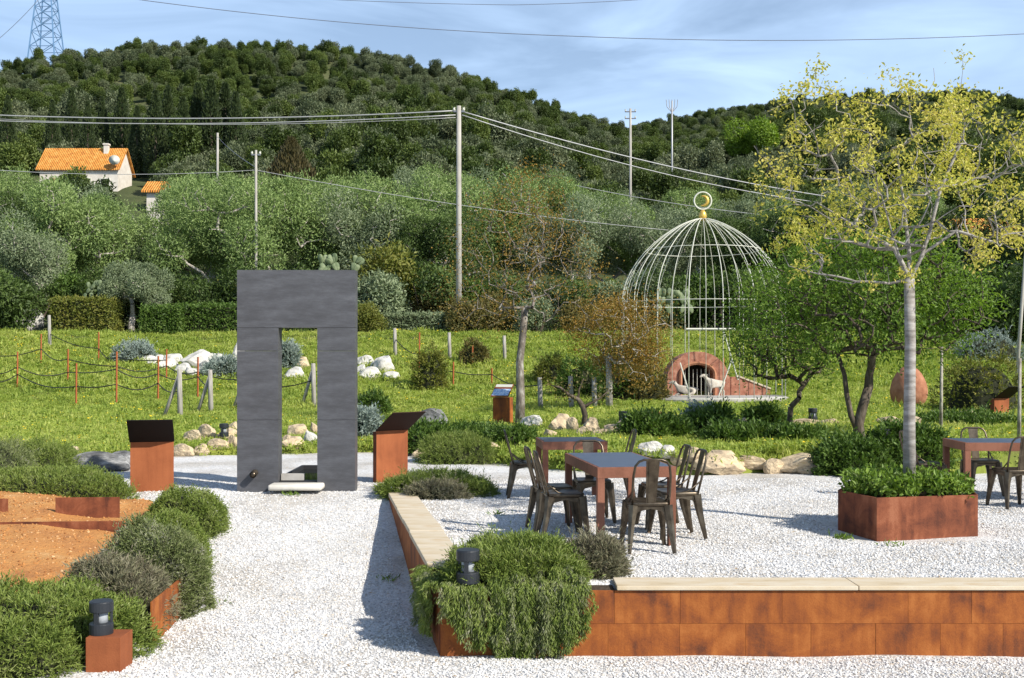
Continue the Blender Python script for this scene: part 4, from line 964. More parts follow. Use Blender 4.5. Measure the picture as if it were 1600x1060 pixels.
# ------------------------------------------------------------------ stone portal
PX0, PX1, PY, PH, PT = -3.665, -2.09, 14.5, 2.95, 0.24
pt = empty('stone_portal', ((PX0 + PX1) / 2, PY, 0), radians(0.5))
tag(pt, 'tall dark grey porcelain portal with narrow opening on the gravel', 'sculpture')
W2 = (PX1 - PX0) / 2; OXL, OXR, OT = -0.235, 0.28, 2.18
def pbox(x0, x1, z0, z1, nm='panel', mat='slate', y0=0, y1=PT):
    b = MB(); b.box((0, 0, 0), (x1 - x0 - 0.003, y1 - y0, z1 - z0 - 0.004)); o = b.build(nm, M[mat], pt, False, 0.001); o.location = ((x0 + x1) / 2, (y0 + y1) / 2, (z0 + z1) / 2)
zs = [0.0, 0.95, 1.87]
for z0, z1 in ((-0.1, 0.95), (0.95, 1.87), (1.87, OT)):
    pbox(-W2, OXL, z0, z1); pbox(OXR, W2, z0, z1)
pbox(-W2, W2, OT, PH)
pbox(OXL + 0.003, OXR - 0.003, -0.05, 0.13, 'threshold', 'slate_cut', 0.03, PT - 0.02)
pbox(OXL + 0.01, OXR - 0.2, 0.13, 0.22, 'weir_block', 'concrete', 0.12, PT - 0.03)
b = MB(); b.box((0, 0, 0), (0.70, 0.32, 0.08)); o = b.build('sill', M['paving'], pt, True, 0.03); o.location = (0.03, -0.12, 0.075)
b = MB(); b.tube([(0, 0, 0), (0, -0.12, -0.02)], 0.045, 14, caps=False); b.tube([(0, -0.12, -0.02), (0, -0.0, 0)], 0.034, 14, caps=True); o = b.build('spout', M['gunmetal'], pt, True); o.location = (-W2 + 0.24, 0, 0.25)
for s_ in (-1, 1):
    b = MB(); b.box((0, 0, 0), (0.04, 1.7, 0.22)); o = b.build('basin_side', M['slate_cut'], pt); o.location = (0.02 + s_ * 0.29, PT + 0.85, 0.05)
b = MB(); b.box((0, 0, 0), (0.62, 0.04, 0.22)); o = b.build('basin_end', M['slate_cut'], pt); o.location = (0.02, PT + 1.73, 0.05)
b = MB(); b.box((0, 0, 0), (0.54, 1.7, 0.02)); o = b.build('water', plain('basin_water', (0.01, 0.014, 0.012), 0.05, 0, 0.6), pt); o.location = (0.02, PT + 0.86, 0.09)

# ------------------------------------------------------------------ lecterns and information board
def lectern(loc, rz, w, h, th, lean, label, pm='near_black'):
    root = empty('steel_lectern', loc, rz)
    b = MB(); b.box((0, 0, h / 2 - 0.05), (w, 0.012, h + 0.1)); b.build('upright', M['corten_sign'], root, False, 0.002)
    b = MB(); b.box((0, th / 2, h / 2 - 0.05), (w - 0.03, th, h + 0.08)); b.build('back_box', M['corten_dark'], root)
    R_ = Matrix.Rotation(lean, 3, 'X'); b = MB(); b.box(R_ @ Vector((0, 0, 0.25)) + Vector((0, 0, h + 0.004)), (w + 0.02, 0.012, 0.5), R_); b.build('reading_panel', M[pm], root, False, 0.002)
    return tag(root, label, 'sign')
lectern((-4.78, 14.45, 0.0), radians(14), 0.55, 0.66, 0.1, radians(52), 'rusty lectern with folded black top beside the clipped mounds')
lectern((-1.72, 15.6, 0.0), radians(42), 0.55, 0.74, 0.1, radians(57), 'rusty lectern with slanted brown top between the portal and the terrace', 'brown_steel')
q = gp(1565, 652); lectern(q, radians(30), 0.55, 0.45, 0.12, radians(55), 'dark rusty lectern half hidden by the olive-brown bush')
q = gp(783, 668); ib = empty('information_board', q, radians(-25)); s_ = q.y / F_PX
b = MB(); b.box((0, 0.1, 0.33), (0.4, 0.26, 0.74)); b.build('body', M['corten_wall'], ib, False, 0.003)
R_ = Matrix.Rotation(radians(-48), 3, 'X')
b = MB(); b.box((0, 0, 0), (0.46, 0.015, 0.42)); o = b.build('panel', M['corten_dark'], ib); o.location = (0, 0.06, 0.86); o.rotation_euler = (radians(-48), 0, 0)
b = MB(); b.box((0, 0, 0), (0.42, 0.006, 0.22)); o2 = b.build('print', M['print'], o); o2.location = (0, -0.0115, -0.07)
b = MB(); b.box((0, 0, 0), (0.42, 0.006, 0.09)); o2 = b.build('header', M['white_metal'], o); o2.location = (0, -0.0115, 0.15)
tag(ib, 'rusty information board with printed slanted panel beside the bare tree', 'sign')

# ------------------------------------------------------------------ tables and chairs
def table(loc, rz, w, l, label):
    root = empty('metal_table', loc, rz); h = 0.75
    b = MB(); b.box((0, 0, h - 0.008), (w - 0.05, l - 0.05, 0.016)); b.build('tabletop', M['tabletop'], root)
    b = MB()
    for sx_, sy_, cx, cy in ((w, 0.03, 0, -l / 2 + 0.015), (w, 0.03, 0, l / 2 - 0.015), (0.03, l - 0.062, -w / 2 + 0.015, 0), (0.03, l - 0.062, w / 2 - 0.015, 0)):
        bb = MB(); bb.box((0, 0, 0), (sx_, sy_, 0.10)); o = bb.build('apron', M['corten_table'], root, False, 0.002); o.location = (cx, cy, h - 0.052)
    for sx_ in (-1, 1):
        for sy_ in (-1, 1):
            bb = MB(); bb.box((0, 0, 0), (0.068, 0.068, h - 0.103)); o = bb.build('leg', M['corten_table'], root, False, 0.003); o.location = (sx_ * (w / 2 - 0.035), sy_ * (l / 2 - 0.035), (h - 0.103) / 2)
    return tag(root, label, 'table')
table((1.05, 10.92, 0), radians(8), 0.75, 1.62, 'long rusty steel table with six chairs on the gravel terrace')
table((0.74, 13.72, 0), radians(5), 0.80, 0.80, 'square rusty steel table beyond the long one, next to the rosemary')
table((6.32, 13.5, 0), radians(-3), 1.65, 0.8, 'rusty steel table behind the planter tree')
def make_chair():
    root = empty('metal_chair'); g = M['gunmetal']
    b = MB(); n = 8; prof = []
    def rsq(s_, z, rr=0.05):
        pts = []
        for cx, cy, a0 in ((1, 1, 0), (-1, 1, 90), (-1, -1, 180), (1, -1, 270)):
            for k in range(4):
                a = radians(a0 + 30 * k); pts.append((cx * (s_ - rr) + rr * cos(a), cy * (s_ - rr) + rr * sin(a), z))
        return pts
    rings = [rsq(0.172, 0.412), rsq(0.182, 0.425), rsq(0.185, 0.445), rsq(0.178, 0.455), rsq(0.16, 0.452), rsq(0.14, 0.444), rsq(0.06, 0.442)]
    vs = [p for rg in rings for p in rg]; k = 16; fs = []
    for i in range(len(rings) - 1):
        for j in range(k): fs.append((i * k + j, i * k + (j + 1) % k, (i + 1) * k + (j + 1) % k, (i + 1) * k + j))
    fs.append(tuple((len(rings) - 1) * k + j for j in range(k))); fs.append(tuple(range(k - 1, -1, -1)))
    b.add(vs, fs); b.build('seat', g, root, True)
    for sx_ in (-1, 1):
        for sy_ in (-1, 1):
            b = MB(); t = Vector((sx_ * 0.155, sy_ * 0.155, 0.425)); m_ = Vector((sx_ * 0.178, sy_ * 0.182, 0.25)); f = Vector((sx_ * 0.205, sy_ * (0.215 if sy_ > 0 else 0.235), 0))
            b.tube([t, m_, f], [0.048, 0.034, 0.019], 6); b.build('leg', g, root)
    for a in range(4):
        R_ = Matrix.Rotation(a * pi / 2, 3, 'Z'); b = MB()
        out = [(-0.19, 0.183, 0.2), (-0.165, 0.178, 0.30), (-0.11, 0.172, 0.37), (0, 0.17, 0.395), (0.11, 0.172, 0.37), (0.165, 0.178, 0.30), (0.19, 0.183, 0.2)]
        top = [(x * 0.93, 0.165, 0.425) for x, y, z in out]
        vs = [R_ @ Vector(p) for p in out] + [R_ @ Vector((p[0] * (1.0 if i not in (0, 6) else 1.06), p[1], p[2] if i in (0, 6) else 0.425)) for i, p in enumerate(out)]
        vs += [R_ @ (Vector(p) - Vector((0, 0.008, 0))) for p in out] + [R_ @ (Vector((p[0] * (1.0 if i not in (0, 6) else 1.06), p[1] - 0.008, p[2] if i in (0, 6) else 0.425))) for i, p in enumerate(out)]
        fs = [(i, i + 1, 8 + i, 7 + i) for i in range(6)] + [(14 + i, 21 + i, 22 + i, 15 + i) for i in range(6)] + [(i, 14 + i, 15 + i, i + 1) for i in range(6)]
        b.add(vs, fs); b.build('arched_apron', g, root)
    hp = [(-0.165, -0.165, 0.43), (-0.17, -0.195, 0.55), (-0.168, -0.235, 0.70), (-0.155, -0.26, 0.79), (-0.125, -0.272, 0.83), (-0.08, -0.277, 0.847), (0.08, -0.277, 0.847), (0.125, -0.272, 0.83), (0.155, -0.26, 0.79), (0.168, -0.235, 0.70), (0.17, -0.195, 0.55), (0.165, -0.165, 0.43)]
    b = MB(); b.tube(hp, 0.0115, 8); b.build('back_frame', g, root, True)
    b = MB(); sp = [(0.046, -0.168, 0.43), (0.05, -0.20, 0.55), (0.056, -0.243, 0.70), (0.062, -0.28, 0.852)]
    for i in range(3):
        a, c = sp[i], sp[i + 1]
        for y in (0,):
            b.add([(-a[0], a[1] - 0.006, a[2]), (a[0], a[1] - 0.006, a[2]), (c[0], c[1] - 0.006, c[2]), (-c[0], c[1] - 0.006, c[2]), (-a[0], a[1] + 0.002, a[2]), (a[0], a[1] + 0.002, a[2]), (c[0], c[1] + 0.002, c[2]), (-c[0], c[1] + 0.002, c[2])], [(0, 1, 2, 3), (7, 6, 5, 4), (0, 3, 7, 4), (1, 5, 6, 2)])
            b.add([(-a[0] * 0.6, a[1] - 0.010, a[2]), (a[0] * 0.6, a[1] - 0.010, a[2]), (c[0] * 0.6, c[1] - 0.010, c[2]), (-c[0] * 0.6, c[1] - 0.010, c[2]), (-a[0] * 0.68, a[1] - 0.006, a[2]), (a[0] * 0.68, a[1] - 0.006, a[2]), (c[0] * 0.68, c[1] - 0.006, c[2]), (-c[0] * 0.68, c[1] - 0.006, c[2])], [(0, 1, 2, 3), (0, 3, 7, 4), (1, 5, 6, 2)])
    b.build('back_splat', g, root)
    b = MB(); b.tube([(-0.168, -0.20, 0.56), (-0.17, -0.08, 0.47), (-0.165, 0.02, 0.44)], 0.008, 6); b.build('back_brace', g, root, True)
    b = MB(); b.tube([(0.168, -0.20, 0.56), (0.17, -0.08, 0.47), (0.165, 0.02, 0.44)], 0.008, 6); b.build('back_brace', g, root, True)
    return root
ch = make_chair(); fc = True
for x, Y, rz, lab in [
    (1.24, 9.99, radians(4), 'bronze metal chair with its back seen full at the short end of the long table'),
    (0.50, 10.62, radians(-84), 'dark metal chair at the long table, on its rosemary side nearer the rusty wall'),
    (0.42, 11.18, radians(-80), 'dark metal chair at the long table, on its rosemary side nearer the square table'),
    (1.62, 10.75, radians(100), 'metal chair at the long table, on its planter side nearer the rusty wall'),
    (1.56, 11.35, radians(98), 'metal chair at the long table, on its planter side nearer the rock edging'),
    (0.87, 11.78, radians(186), 'metal chair at the long table end that faces the square table'),
    (0.18, 13.85, radians(-88), 'dark metal chair at the square table on its rosemary side'),
    (1.30, 13.95, radians(95), 'metal chair leaning at the square table opposite the rosemary side'),
    (5.22, 13.75, radians(-85), 'metal chair at the short end of the table behind the planter tree'),
    (6.1, 14.15, radians(178), 'metal chair with pale sunlit back across the table behind the planter tree'),
    (5.95, 12.92, radians(5), 'dark metal chair tucked under the table behind the planter tree'),
    (6.5, 12.75, radians(25), 'dark metal chair turned sideways before the table behind the planter tree')]:
    o = ch if fc else copy_tree(ch); fc = False
    o.location = (x, Y, 0.004); o.rotation_euler = (0, 0, rz); tag(o, lab, 'chair', 'metal chairs on the terrace')

# ------------------------------------------------------------------ tree planter
pl = empty('steel_planter', (0, 0, 0)); poly = [(3.52, 10.5), (4.6, 10.74), (4.78, 11.4), (4.4, 11.85), (3.75, 11.9), (3.34, 11.15)]
for i in range(len(poly)):
    a, c = poly[i], poly[(i + 1) % len(poly)]; plate(a, c, -0.05, 0.415, 0.012, 'side_plate', 'corten_dark', parent=pl)
ctr = np.mean(np.array(poly), 0)
b = MB(); b.prism([tuple(ctr + (np.array(p) - ctr) * 0.97) for p in poly], 0.0, 0.36); b.build('soil', M['dark_soil'], pl)
tag(pl, 'dark rusty steel planter box with a young tree', 'planter')
r = np.random.default_rng(91); Pp = []
while len(Pp) < 250:
    q = np.array([r.uniform(3.3, 4.85), r.uniform(10.45, 11.95)])
    ins = all((poly[(i + 1) % 6][0] - poly[i][0]) * (q[1] - poly[i][1]) - (poly[(i + 1) % 6][1] - poly[i][1]) * (q[0] - poly[i][0]) > 0.03 for i in range(6))
    if ins: Pp.append((q[0], q[1], 0.36 + r.uniform(0.05, 0.2)))
Pp = np.array(Pp); n = len(Pp) * 16
gcv = leaves(np.repeat(Pp, 16, 0) + r.normal(size=(n, 3)) * 0.03, rnd_dirs(r, n) + np.array([0, 0, 0.5]), rnd_dirs(r, n) + np.array([0, 0, 0.8]), 0.075 * r.uniform(0.6, 1.3, n), 0.035)
o = link_mesh('ground_cover_plants', leaf_obj_mesh('ground_cover_plants', [gcv], M['planter_leaf']), None)
tag(o, 'leafy green ground cover filling the rusty tree planter', 'plants', kind='stuff')

# ------------------------------------------------------------------ rocks
rock_meshes = {}
def rock_mesh(seed, mat):
    key = (seed, mat)
    if key in rock_meshes: return rock_meshes[key]
    bm = bmesh.new(); bmesh.ops.create_icosphere(bm, subdivisions=3, radius=0.5); r = random.Random(seed)
    planes = [(Vector((r.gauss(0, 1), r.gauss(0, 1), r.gauss(0, 0.8))).normalized(), r.uniform(0.27, 0.42)) for _ in range(13)]
    for v in bm.verts:
        for nn, d in planes:
            e = v.co.dot(nn) - d
            if e > 0: v.co -= nn * e * 0.95
        v.co += v.co.normalized() * 0.05 * mnoise.noise(v.co * 4 + Vector((seed, 0, 0))) + v.co.normalized() * 0.02 * mnoise.noise(v.co * 11)
    me = bpy.data.meshes.new('rock'); bm.to_mesh(me); bm.free(); me.materials.append(M[mat]); rock_meshes[key] = me
    me.polygons.foreach_set('use_smooth', [False] * len(me.polygons))
    return me
def rock(px, py, w, h, mat, label, group=None, seed=None, name='boulder', depth=0.8):
    """px centre, py base line, w and h in photo pixels"""
    q = gp(px, py); s_ = F_PX / q.y; seed = (px * 7 + py) % 9 if seed is None else seed
    o = link_mesh(name, rock_mesh(seed, mat), None, None, q + Vector((0, 0.1, h / s_ * 0.36)))
    o.scale = (w / s_ * 1.12, w / s_ * depth, h / s_ * 1.25); o.rotation_euler = (0, 0, (px * 13 % 7) * 0.12 - 0.4)
    return tag(o, label, 'rock', group)
LO = 'ochre rock in the stone edging between gravel and lawn'; GO = 'ochre edging rocks by the terrace'
for px, py, w, h in [(1125, 738, 95, 34), (1175, 740, 60, 24), (1245, 741, 90, 34), (1290, 738, 40, 30), (1085, 732, 36, 24), (1150, 742, 34, 16), (1212, 742, 34, 26), (1270, 743, 40, 16), (1100, 742, 40, 16), (1062, 728, 26, 18)]: rock(px, py, w, h, 'rock_ochre', LO, GO)
for px, py, w, h in [(1018, 716, 40, 22), (1044, 718, 30, 18)]: rock(px, py, w, h, 'rock_white', 'white rock on the lawn edge behind the long table', 'white rocks behind the long table')
for px, py, w, h in [(925, 680, 36, 28), (955, 682, 26, 22), (975, 678, 36, 26), (895, 676, 22, 24), (910, 684, 26, 18), (940, 686, 30, 16), (990, 684, 22, 20), (860, 684, 22, 14)]: rock(px, py, w, h, 'rock_ochre', 'pale ochre rock in the row behind the square table', 'rocks behind the square table')
rock(878, 676, 46, 30, 'rock_ochre', 'brown split rock behind the square table'); rock(833, 670, 40, 22, 'rock_white', 'white block of stone at the foot of the bare tree')
rock(670, 682, 72, 46, 'rock_grey', 'large rough grey boulder beside the rusty lectern', seed=3); rock(635, 686, 40, 40, 'rock_grey', 'dark grey boulder behind the rusty lectern', seed=5)
rock(155, 738, 90, 34, 'rock_grey', 'dark low boulder at the gravel edge beside the lectern', seed=1); rock(190, 735, 50, 30, 'rock_grey', 'dark boulder touching the lectern edge', seed=2); rock(112, 722, 26, 18, 'rock_ochre', 'pale stone at the tip of the dark boulder')
for px, py, w, h in [(285, 715, 34, 22), (300, 693, 36, 22), (322, 690, 32, 28), (352, 690, 34, 22), (312, 712, 30, 18), (340, 708, 34, 18), (365, 702, 22, 24), (448, 700, 20, 20), (465, 683, 40, 24), (489, 680, 14, 22), (458, 700, 44, 18), (362, 676, 22, 18), (590, 688, 26, 20), (608, 692, 22, 16)]:
    rock(px, py, w, h, 'rock_ochre', 'tan rock in the stone edging behind the portal', 'edging rocks behind the portal')
rock(483, 695, 26, 24, 'rock_white', 'white rock seen low through the portal opening')
rock(770, 720, 24, 26, 'rock_ochre', 'yellow stone beside the domed rosemary'); rock(655, 716, 26, 14, 'rock_ochre', 'tan stone at the edge of the domed rosemary')
for px, py, w, h in [(228, 568, 30, 14), (262, 578, 40, 18), (248, 568, 24, 14), (305, 578, 50, 34), (300, 590, 36, 18), (275, 566, 22, 14), (338, 566, 30, 14), (372, 562, 22, 30), (368, 568, 20, 12), (460, 594, 38, 22), (570, 576, 30, 22), (577, 594, 42, 22), (600, 584, 38, 34), (612, 596, 30, 16), (240, 574, 30, 16), (285, 586, 34, 20), (322, 584, 34, 22), (345, 576, 34, 20), (360, 580, 26, 18), (268, 568, 30, 18), (330, 570, 30, 18), (562, 590, 26, 22), (588, 580, 26, 20)]:
    rock(px, py, w, h, 'rock_white', 'white limestone boulder in the row across the meadow', 'white boulders across the meadow')
rock(472, 575, 26, 18, 'rock_ochre', 'ochre boulder seen through the portal opening'); 
for px, py, w, h in [(1160, 670, 30, 18), (1060, 672, 26, 14), (1265, 668, 50, 14), (1300, 668, 30, 14), (1330, 668, 22, 12), (1390, 668, 36, 18), (1430, 668, 26, 18), (1455, 664, 36, 16), (1490, 664, 30, 16), (1512, 660, 44, 20)]:
    rock(px, py, w, h, 'rock_ochre', 'pale stone in the row crossing the lawn', 'stones crossing the lawn')
rock(1027, 653, 38, 10, 'terracotta', 'flat terracotta slab lying on the lawn', depth=0.6)
rock(45, 516, 55, 34, 'rock_white', 'white boulder under the silvery olive')

# ------------------------------------------------------------------ bird-cage pavilion
q = at(1098, 627, 34.0); q.z = T(q.x, 34) + 0.02; R0 = 2.52; WH = 2.95; DH = 2.65
cg = empty('wire_cage_pavilion', q); tag(cg, 'white birdcage-shaped wire pavilion with crescent finial', 'pavilion')
nb = 32
for k in range(nb):
    a = 2 * pi * k / nb + 0.06; pts = [(R0 * cos(a), R0 * sin(a), -0.2), (R0 * cos(a), R0 * sin(a), WH)]
    for j in range(1, 13):
        t = j / 12 * pi / 2; zf = sin(t); rr = R0 * (0.5 * sqrt(max(0, 1 - zf * zf)) + 0.5 * (1 - zf * zf)) + 0.05 * (j / 12); pts.append((rr * cos(a), rr * sin(a), WH + DH * zf))
    b = MB(); b.tube(pts, 0.0095 if k % 2 else 0.014, 5); b.build('rib', M['white_metal'], cg, True)
for z, rr in ((0.06, R0), (WH, R0), (WH + DH * 0.62, R0 * 0.70)):
    b = MB(); b.tube([(rr * cos(2 * pi * j / 48), rr * sin(2 * pi * j / 48), z) for j in range(48)], 0.012, 5, closed=True); b.build('ring', M['white_metal'], cg, True)
b = MB(); b.lathe([(R0 + 0.12, -0.4), (R0 + 0.12, 0.03), (R0 + 0.05, 0.05)], 40); b.build('base_slab', M['concrete'], cg)
b = MB(); b.tube([(-0.9, -R0 + 0.12, 2.08), (0.9, -R0 + 0.12, 2.08)], 0.035, 6); b.build('door_lintel', M['white_metal'], cg)
b = MB(); b.tube([(-1.0, -1.9, 1.1), (-0.75, -2.2, 0.1)], 0.02, 5); b.tube([(0.2, -2.35, 2.0), (0.62, -2.3, 0.6)], 0.02, 5); b.tube([(0.45, -2.3, 1.2), (0.02, -2.4, 0.08)], 0.02, 5); b.build('brace', M['white_metal'], cg)
b = MB(); b.lathe([(0.09, WH + DH - 0.05), (0.13, WH + DH + 0.08), (0.10, WH + DH + 0.2), (0.05, WH + DH + 0.26)], 12); b.build('finial_neck', M['gold'], cg, True)
zc = WH + DH + 0.56
b = MB(); b.tube([(0.27 * cos(2 * pi * j / 32), 0, zc + 0.27 * sin(2 * pi * j / 32)) for j in range(32)], 0.026, 8, closed=True); b.build('finial_ring', M['white_metal'], cg, True)
b = MB(); pts = [(0.15 * cos(t), 0, zc + 0.15 * sin(t)) for t in np.linspace(-2.0, 2.0, 14)]; b.tube(pts, [0.008 + 0.05 * sin(pi * i / 13) for i in range(14)], 8); b.build('crescent', M['gold'], cg, True)
# brick kiln
kq = at(1091, 624, 35.0); kq.z = T(kq.x, 34) + 0.06; kn = empty('brick_kiln', kq)
b = MB(); W_, Hk, dp = 1.0, 1.42, 1.1; arch = []
out = [(W_ * cos(t) * (1.0 if abs(cos(t)) < 0.8 else 1.0), Hk * (0.35 + 0.65 * sin(t))) for t in np.linspace(0, pi, 15)]; out = [(W_, 0)] + out + [(-W_, 0)]
inn = [(0.52 * cos(t) - 0.02, 1.0 * (0.66 + 0.34 * sin(t))) for t in np.linspace(0, pi, 15)]; inn = [(0.5, 0)] + inn + [(-0.54, 0)]
vs = [(x, 0, z) for x, z in out] + [(x, 0, z) for x, z in inn] + [(x, dp, z) for x, z in out] + [(x, dp, z) for x, z in inn]; m_ = len(out)
fs = []
for i in range(m_ - 1): fs += [(i, i + 1, m_ + i + 1, m_ + i), (i, 2 * m_ + i, 2 * m_ + i + 1, i + 1), (m_ + i, m_ + i + 1, 3 * m_ + i + 1, 3 * m_ + i)]
b.add(vs, fs); b.build('vault', M['brick'], kn)
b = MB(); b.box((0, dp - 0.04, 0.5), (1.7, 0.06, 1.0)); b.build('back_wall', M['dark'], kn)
b = MB(); b.tube([(x * 1.06 + 0.0, -0.03, z * 1.05) for x, z in inn], 0.06, 6); b.build('arch_ring', M['terracotta'], kn)
for s_ in range(7):
    b = MB(); b.tube([(-0.4 + s_ * 0.13, 0.15, 0.0), (-0.4 + s_ * 0.13, 0.15, 0.85)], 0.009, 4); b.build('grille_bar', M['white_metal'], kn)
tag(kn, 'vaulted red brick kiln with dark arched mouth inside the cage', 'kiln')
wq = at(1172, 625, 35.2); wq.z = T(wq.x, 35.2)
lw = empty('low_brick_wall', wq); b = MB(); b.add([(-0.75, 0, -0.2), (0.65, 0, -0.2), (0.65, 0, 0.22), (-0.4, 0, 0.62), (-0.75, 0, 0.62), (-0.75, 0.3, -0.2), (0.65, 0.3, -0.2), (0.65, 0.3, 0.22), (-0.4, 0.3, 0.62), (-0.75, 0.3, 0.62)], [(0, 1, 2, 3, 4), (9, 8, 7, 6, 5), (0, 5, 6, 1), (1, 6, 7, 2), (2, 7, 8, 3), (3, 8, 9, 4), (4, 9, 5, 0)]); b.build('masonry', M['brick'], lw)
b = MB(); b.box((0.13, 0.15, 0.45), (1.16, 0.36, 0.05), Matrix.Rotation(radians(20.8), 3, 'Y')); b.build('sloping_cap', M['coping'], lw); tag(lw, 'low brick wall with sloping pale cap beside the kiln', 'wall')

# goats in the cage
def goat(loc, rz, lying, label):
    root_v = []; me = bpy.data.meshes.new('goat'); bm = bmesh.new(); lay = bm.verts.layers.skin.verify()
    def chain(pts, start=None):
        prev = start
        for p, r_ in pts:
            v = bm.verts.new(p); v[lay].radius = (r_, r_)
            if prev is None: v[lay].use_root = True
            else: bm.edges.new((prev, v))
            prev = v; root_v.append(v)
        return prev
    zb = 0.24 if lying else 0.50
    pel = chain([((-0.28, 0, zb), 0.12)]); mid = chain([((-0.05, 0, zb - 0.01), 0.15)], pel); chs = chain([((0.2, 0, zb + 0.0), 0.14)], mid)
    nk = chain([((0.33, 0, zb + 0.14), 0.075), ((0.42, 0, zb + 0.27), 0.06)], chs)
    hd = chain([((0.50, 0, zb + 0.29), 0.06), ((0.62, 0, zb + 0.22), 0.032)], nk)
    for s_ in (-1, 1):
        chain([((0.40, s_ * 0.07, zb + 0.31), 0.022), ((0.36, s_ * 0.13, zb + 0.29), 0.012)], nk)
        if not lying:
            chain([((0.2, s_ * 0.08, 0.34), 0.05), ((0.22, s_ * 0.085, 0.19), 0.028), ((0.21, s_ * 0.085, 0.02), 0.022)], chs)
            chain([((-0.28, s_ * 0.085, 0.38), 0.065), ((-0.24, s_ * 0.09, 0.30), 0.045), ((-0.33, s_ * 0.09, 0.19), 0.026), ((-0.31, s_ * 0.09, 0.02), 0.022)], pel)
        else:
            chain([((0.24, s_ * 0.12, 0.10), 0.045), ((0.40, s_ * 0.13, 0.05), 0.025), ((0.30, s_ * 0.15, 0.03), 0.02)], chs)
            chain([((-0.25, s_ * 0.15, 0.12), 0.06), ((-0.05, s_ * 0.19, 0.07), 0.04), ((-0.22, s_ * 0.2, 0.03), 0.024)], pel)
    chain([((-0.40, 0, zb + 0.06), 0.025), ((-0.45, 0, zb + 0.0), 0.014)], pel)
    bm.to_mesh(me); bm.free()
    o = bpy.data.objects.new('goat', me); C.objects.link(o); me.materials.append(M['fleece'])
    o.modifiers.new('skin', 'SKIN').use_smooth_shade = True; sd = o.modifiers.new('sub', 'SUBSURF'); sd.levels = 1; sd.render_levels = 2
    o.location = loc; o.rotation_euler = (0, 0, rz); o.scale = (0.85, 0.85, 0.85)
    return tag(o, label, 'goat')
g1 = at(1117, 624, 33.2); g1.z = T(g1.x, 34) + 0.07; goat(g1, radians(200), False, 'white goat standing in front of the kiln mouth')
g2 = at(1072, 624, 33.4); g2.z = T(g2.x, 34) + 0.07; goat(g2, radians(170), True, 'white goat lying on the slab of the cage')

# terracotta egg
eq = gp(1420, 636); s_ = F_PX / eq.y; eg = MB(); Wd, Hh = 27.5 / s_, 68 / s_
prof = []
for i in range(15):
    t = pi * i / 14; z = Hh * (0.5 - 0.5 * cos(t)); rr = Wd * sin(t) ** 0.9 * (1.0 + 0.22 * cos(t)); prof.append((max(rr, 0.01), z))
o = eg.build('x', M['terracotta']) if False else None
b = MB(); b.lathe(prof, 28); o = b.build('terracotta_egg', M['terracotta'], None, True, loc=eq - Vector((0, 0, 0.06))); tag(o, 'large egg-shaped terracotta sculpture standing on the lawn', 'sculpture')

# ------------------------------------------------------------------ vineyard stakes, posts, drip hoses, young tree stakes
def stake(px, yt, yb):
    q = gp(px, yb); s_ = F_PX / q.y; b = MB(); b.tube([(0, 0, -0.2), (0.01, 0, (yb - yt) / s_)], 0.03, 5)
    o = b.build('vine_stake', M['stake'], None, loc=q); tag(o, 'thin rusty vine stake in the meadow', 'stake', 'vine stakes'); return q, (yb - yt) / s_
tops_ = {}
for t in [(27, 550, 606), (64, 522, 570), (106, 546, 598), (119, 568, 633), (154, 519, 565), (182, 550, 635), (247, 557, 624), (260, 546, 594), (309, 558, 623), (655, 520, 580), (708, 566, 604), (768, 576, 604), (738, 540, 572), (1130, 560, 600)]: tops_[t[0]] = stake(*t)
def vpost(px, yt, yb, brace, label):
    q = gp(px, yb); s_ = F_PX / q.y; h = (yb - yt) / s_; root = empty('vineyard_post', q)
    b = MB(); b.tube([(0, 0, -0.2), (-0.02, 0, h * 0.5), (-0.03, 0, h)], [0.075, 0.07, 0.06], 8); b.build('post', M['wood_grey'], root, True)
    if brace: b = MB(); b.tube([(brace / s_, 0.25, -0.15), (-0.03, 0.03, h * 0.9)], 0.05, 7); b.build('brace', M['wood_grey'], root, True)
    tag(root, label, 'post', 'vineyard posts'); return q, h
lb = 'grey wooden vineyard end post with slanting brace'; lp = ['grey vineyard post beside the silvery olive', 'grey vineyard post beside the white boulders next to the portal', 'grey vineyard post at the end of the grey-green hedge', 'grey vineyard post next to the bare tree trunk', 'grey vineyard post behind the brown split rock', 'grey vineyard post behind the twisted vine', 'grey vineyard post under the rust-leaved tree']
vp = [vpost(282, 577, 654, -34, lb), vpost(330, 578, 647, -28, lb), vpost(385, 580, 640, -26, lb), vpost(491, 568, 636, -24, lb)]
for (px, yt, yb), l_ in zip([(78, 493, 545), (618, 513, 558), (703, 520, 562), (789, 525, 567), (845, 590, 640), (893, 588, 640), (930, 590, 640)], lp): vpost(px, yt, yb, 0, l_)
def hose(pxs, label):
    pts = []
    for i, (px, py, up) in enumerate(pxs):
        q = gp(px, py); pts.append(q + Vector((0, 0, up)))
    P2 = []
    for i in range(len(pts) - 1):
        for k in range(8):
            t = k / 8; p = pts[i].lerp(pts[i + 1], t); p.z += -0.14 * sin(pi * t) * (1 + 0.6 * sin(i * 2.3)); P2.append(p)
    P2.append(pts[-1]); b = MB(); b.tube(P2, 0.018, 5); o = b.build('drip_hose', M['hose'], None, True); tag(o, label, 'hose', 'drip hoses between vine stakes')
lh = 'black drip hose sagging between the vine stakes'
hose([(-20, 620, 0.5), (27, 606, 0.45), (119, 633, 0.55), (182, 635, 0.65), (247, 624, 0.5), (282, 654, 0.75)], lh)
hose([(-20, 605, 0.5), (27, 606, 0.7), (106, 598, 0.35), (182, 628, 1.0), (247, 624, 0.8), (309, 623, 0.7), (330, 647, 0.75)], lh)
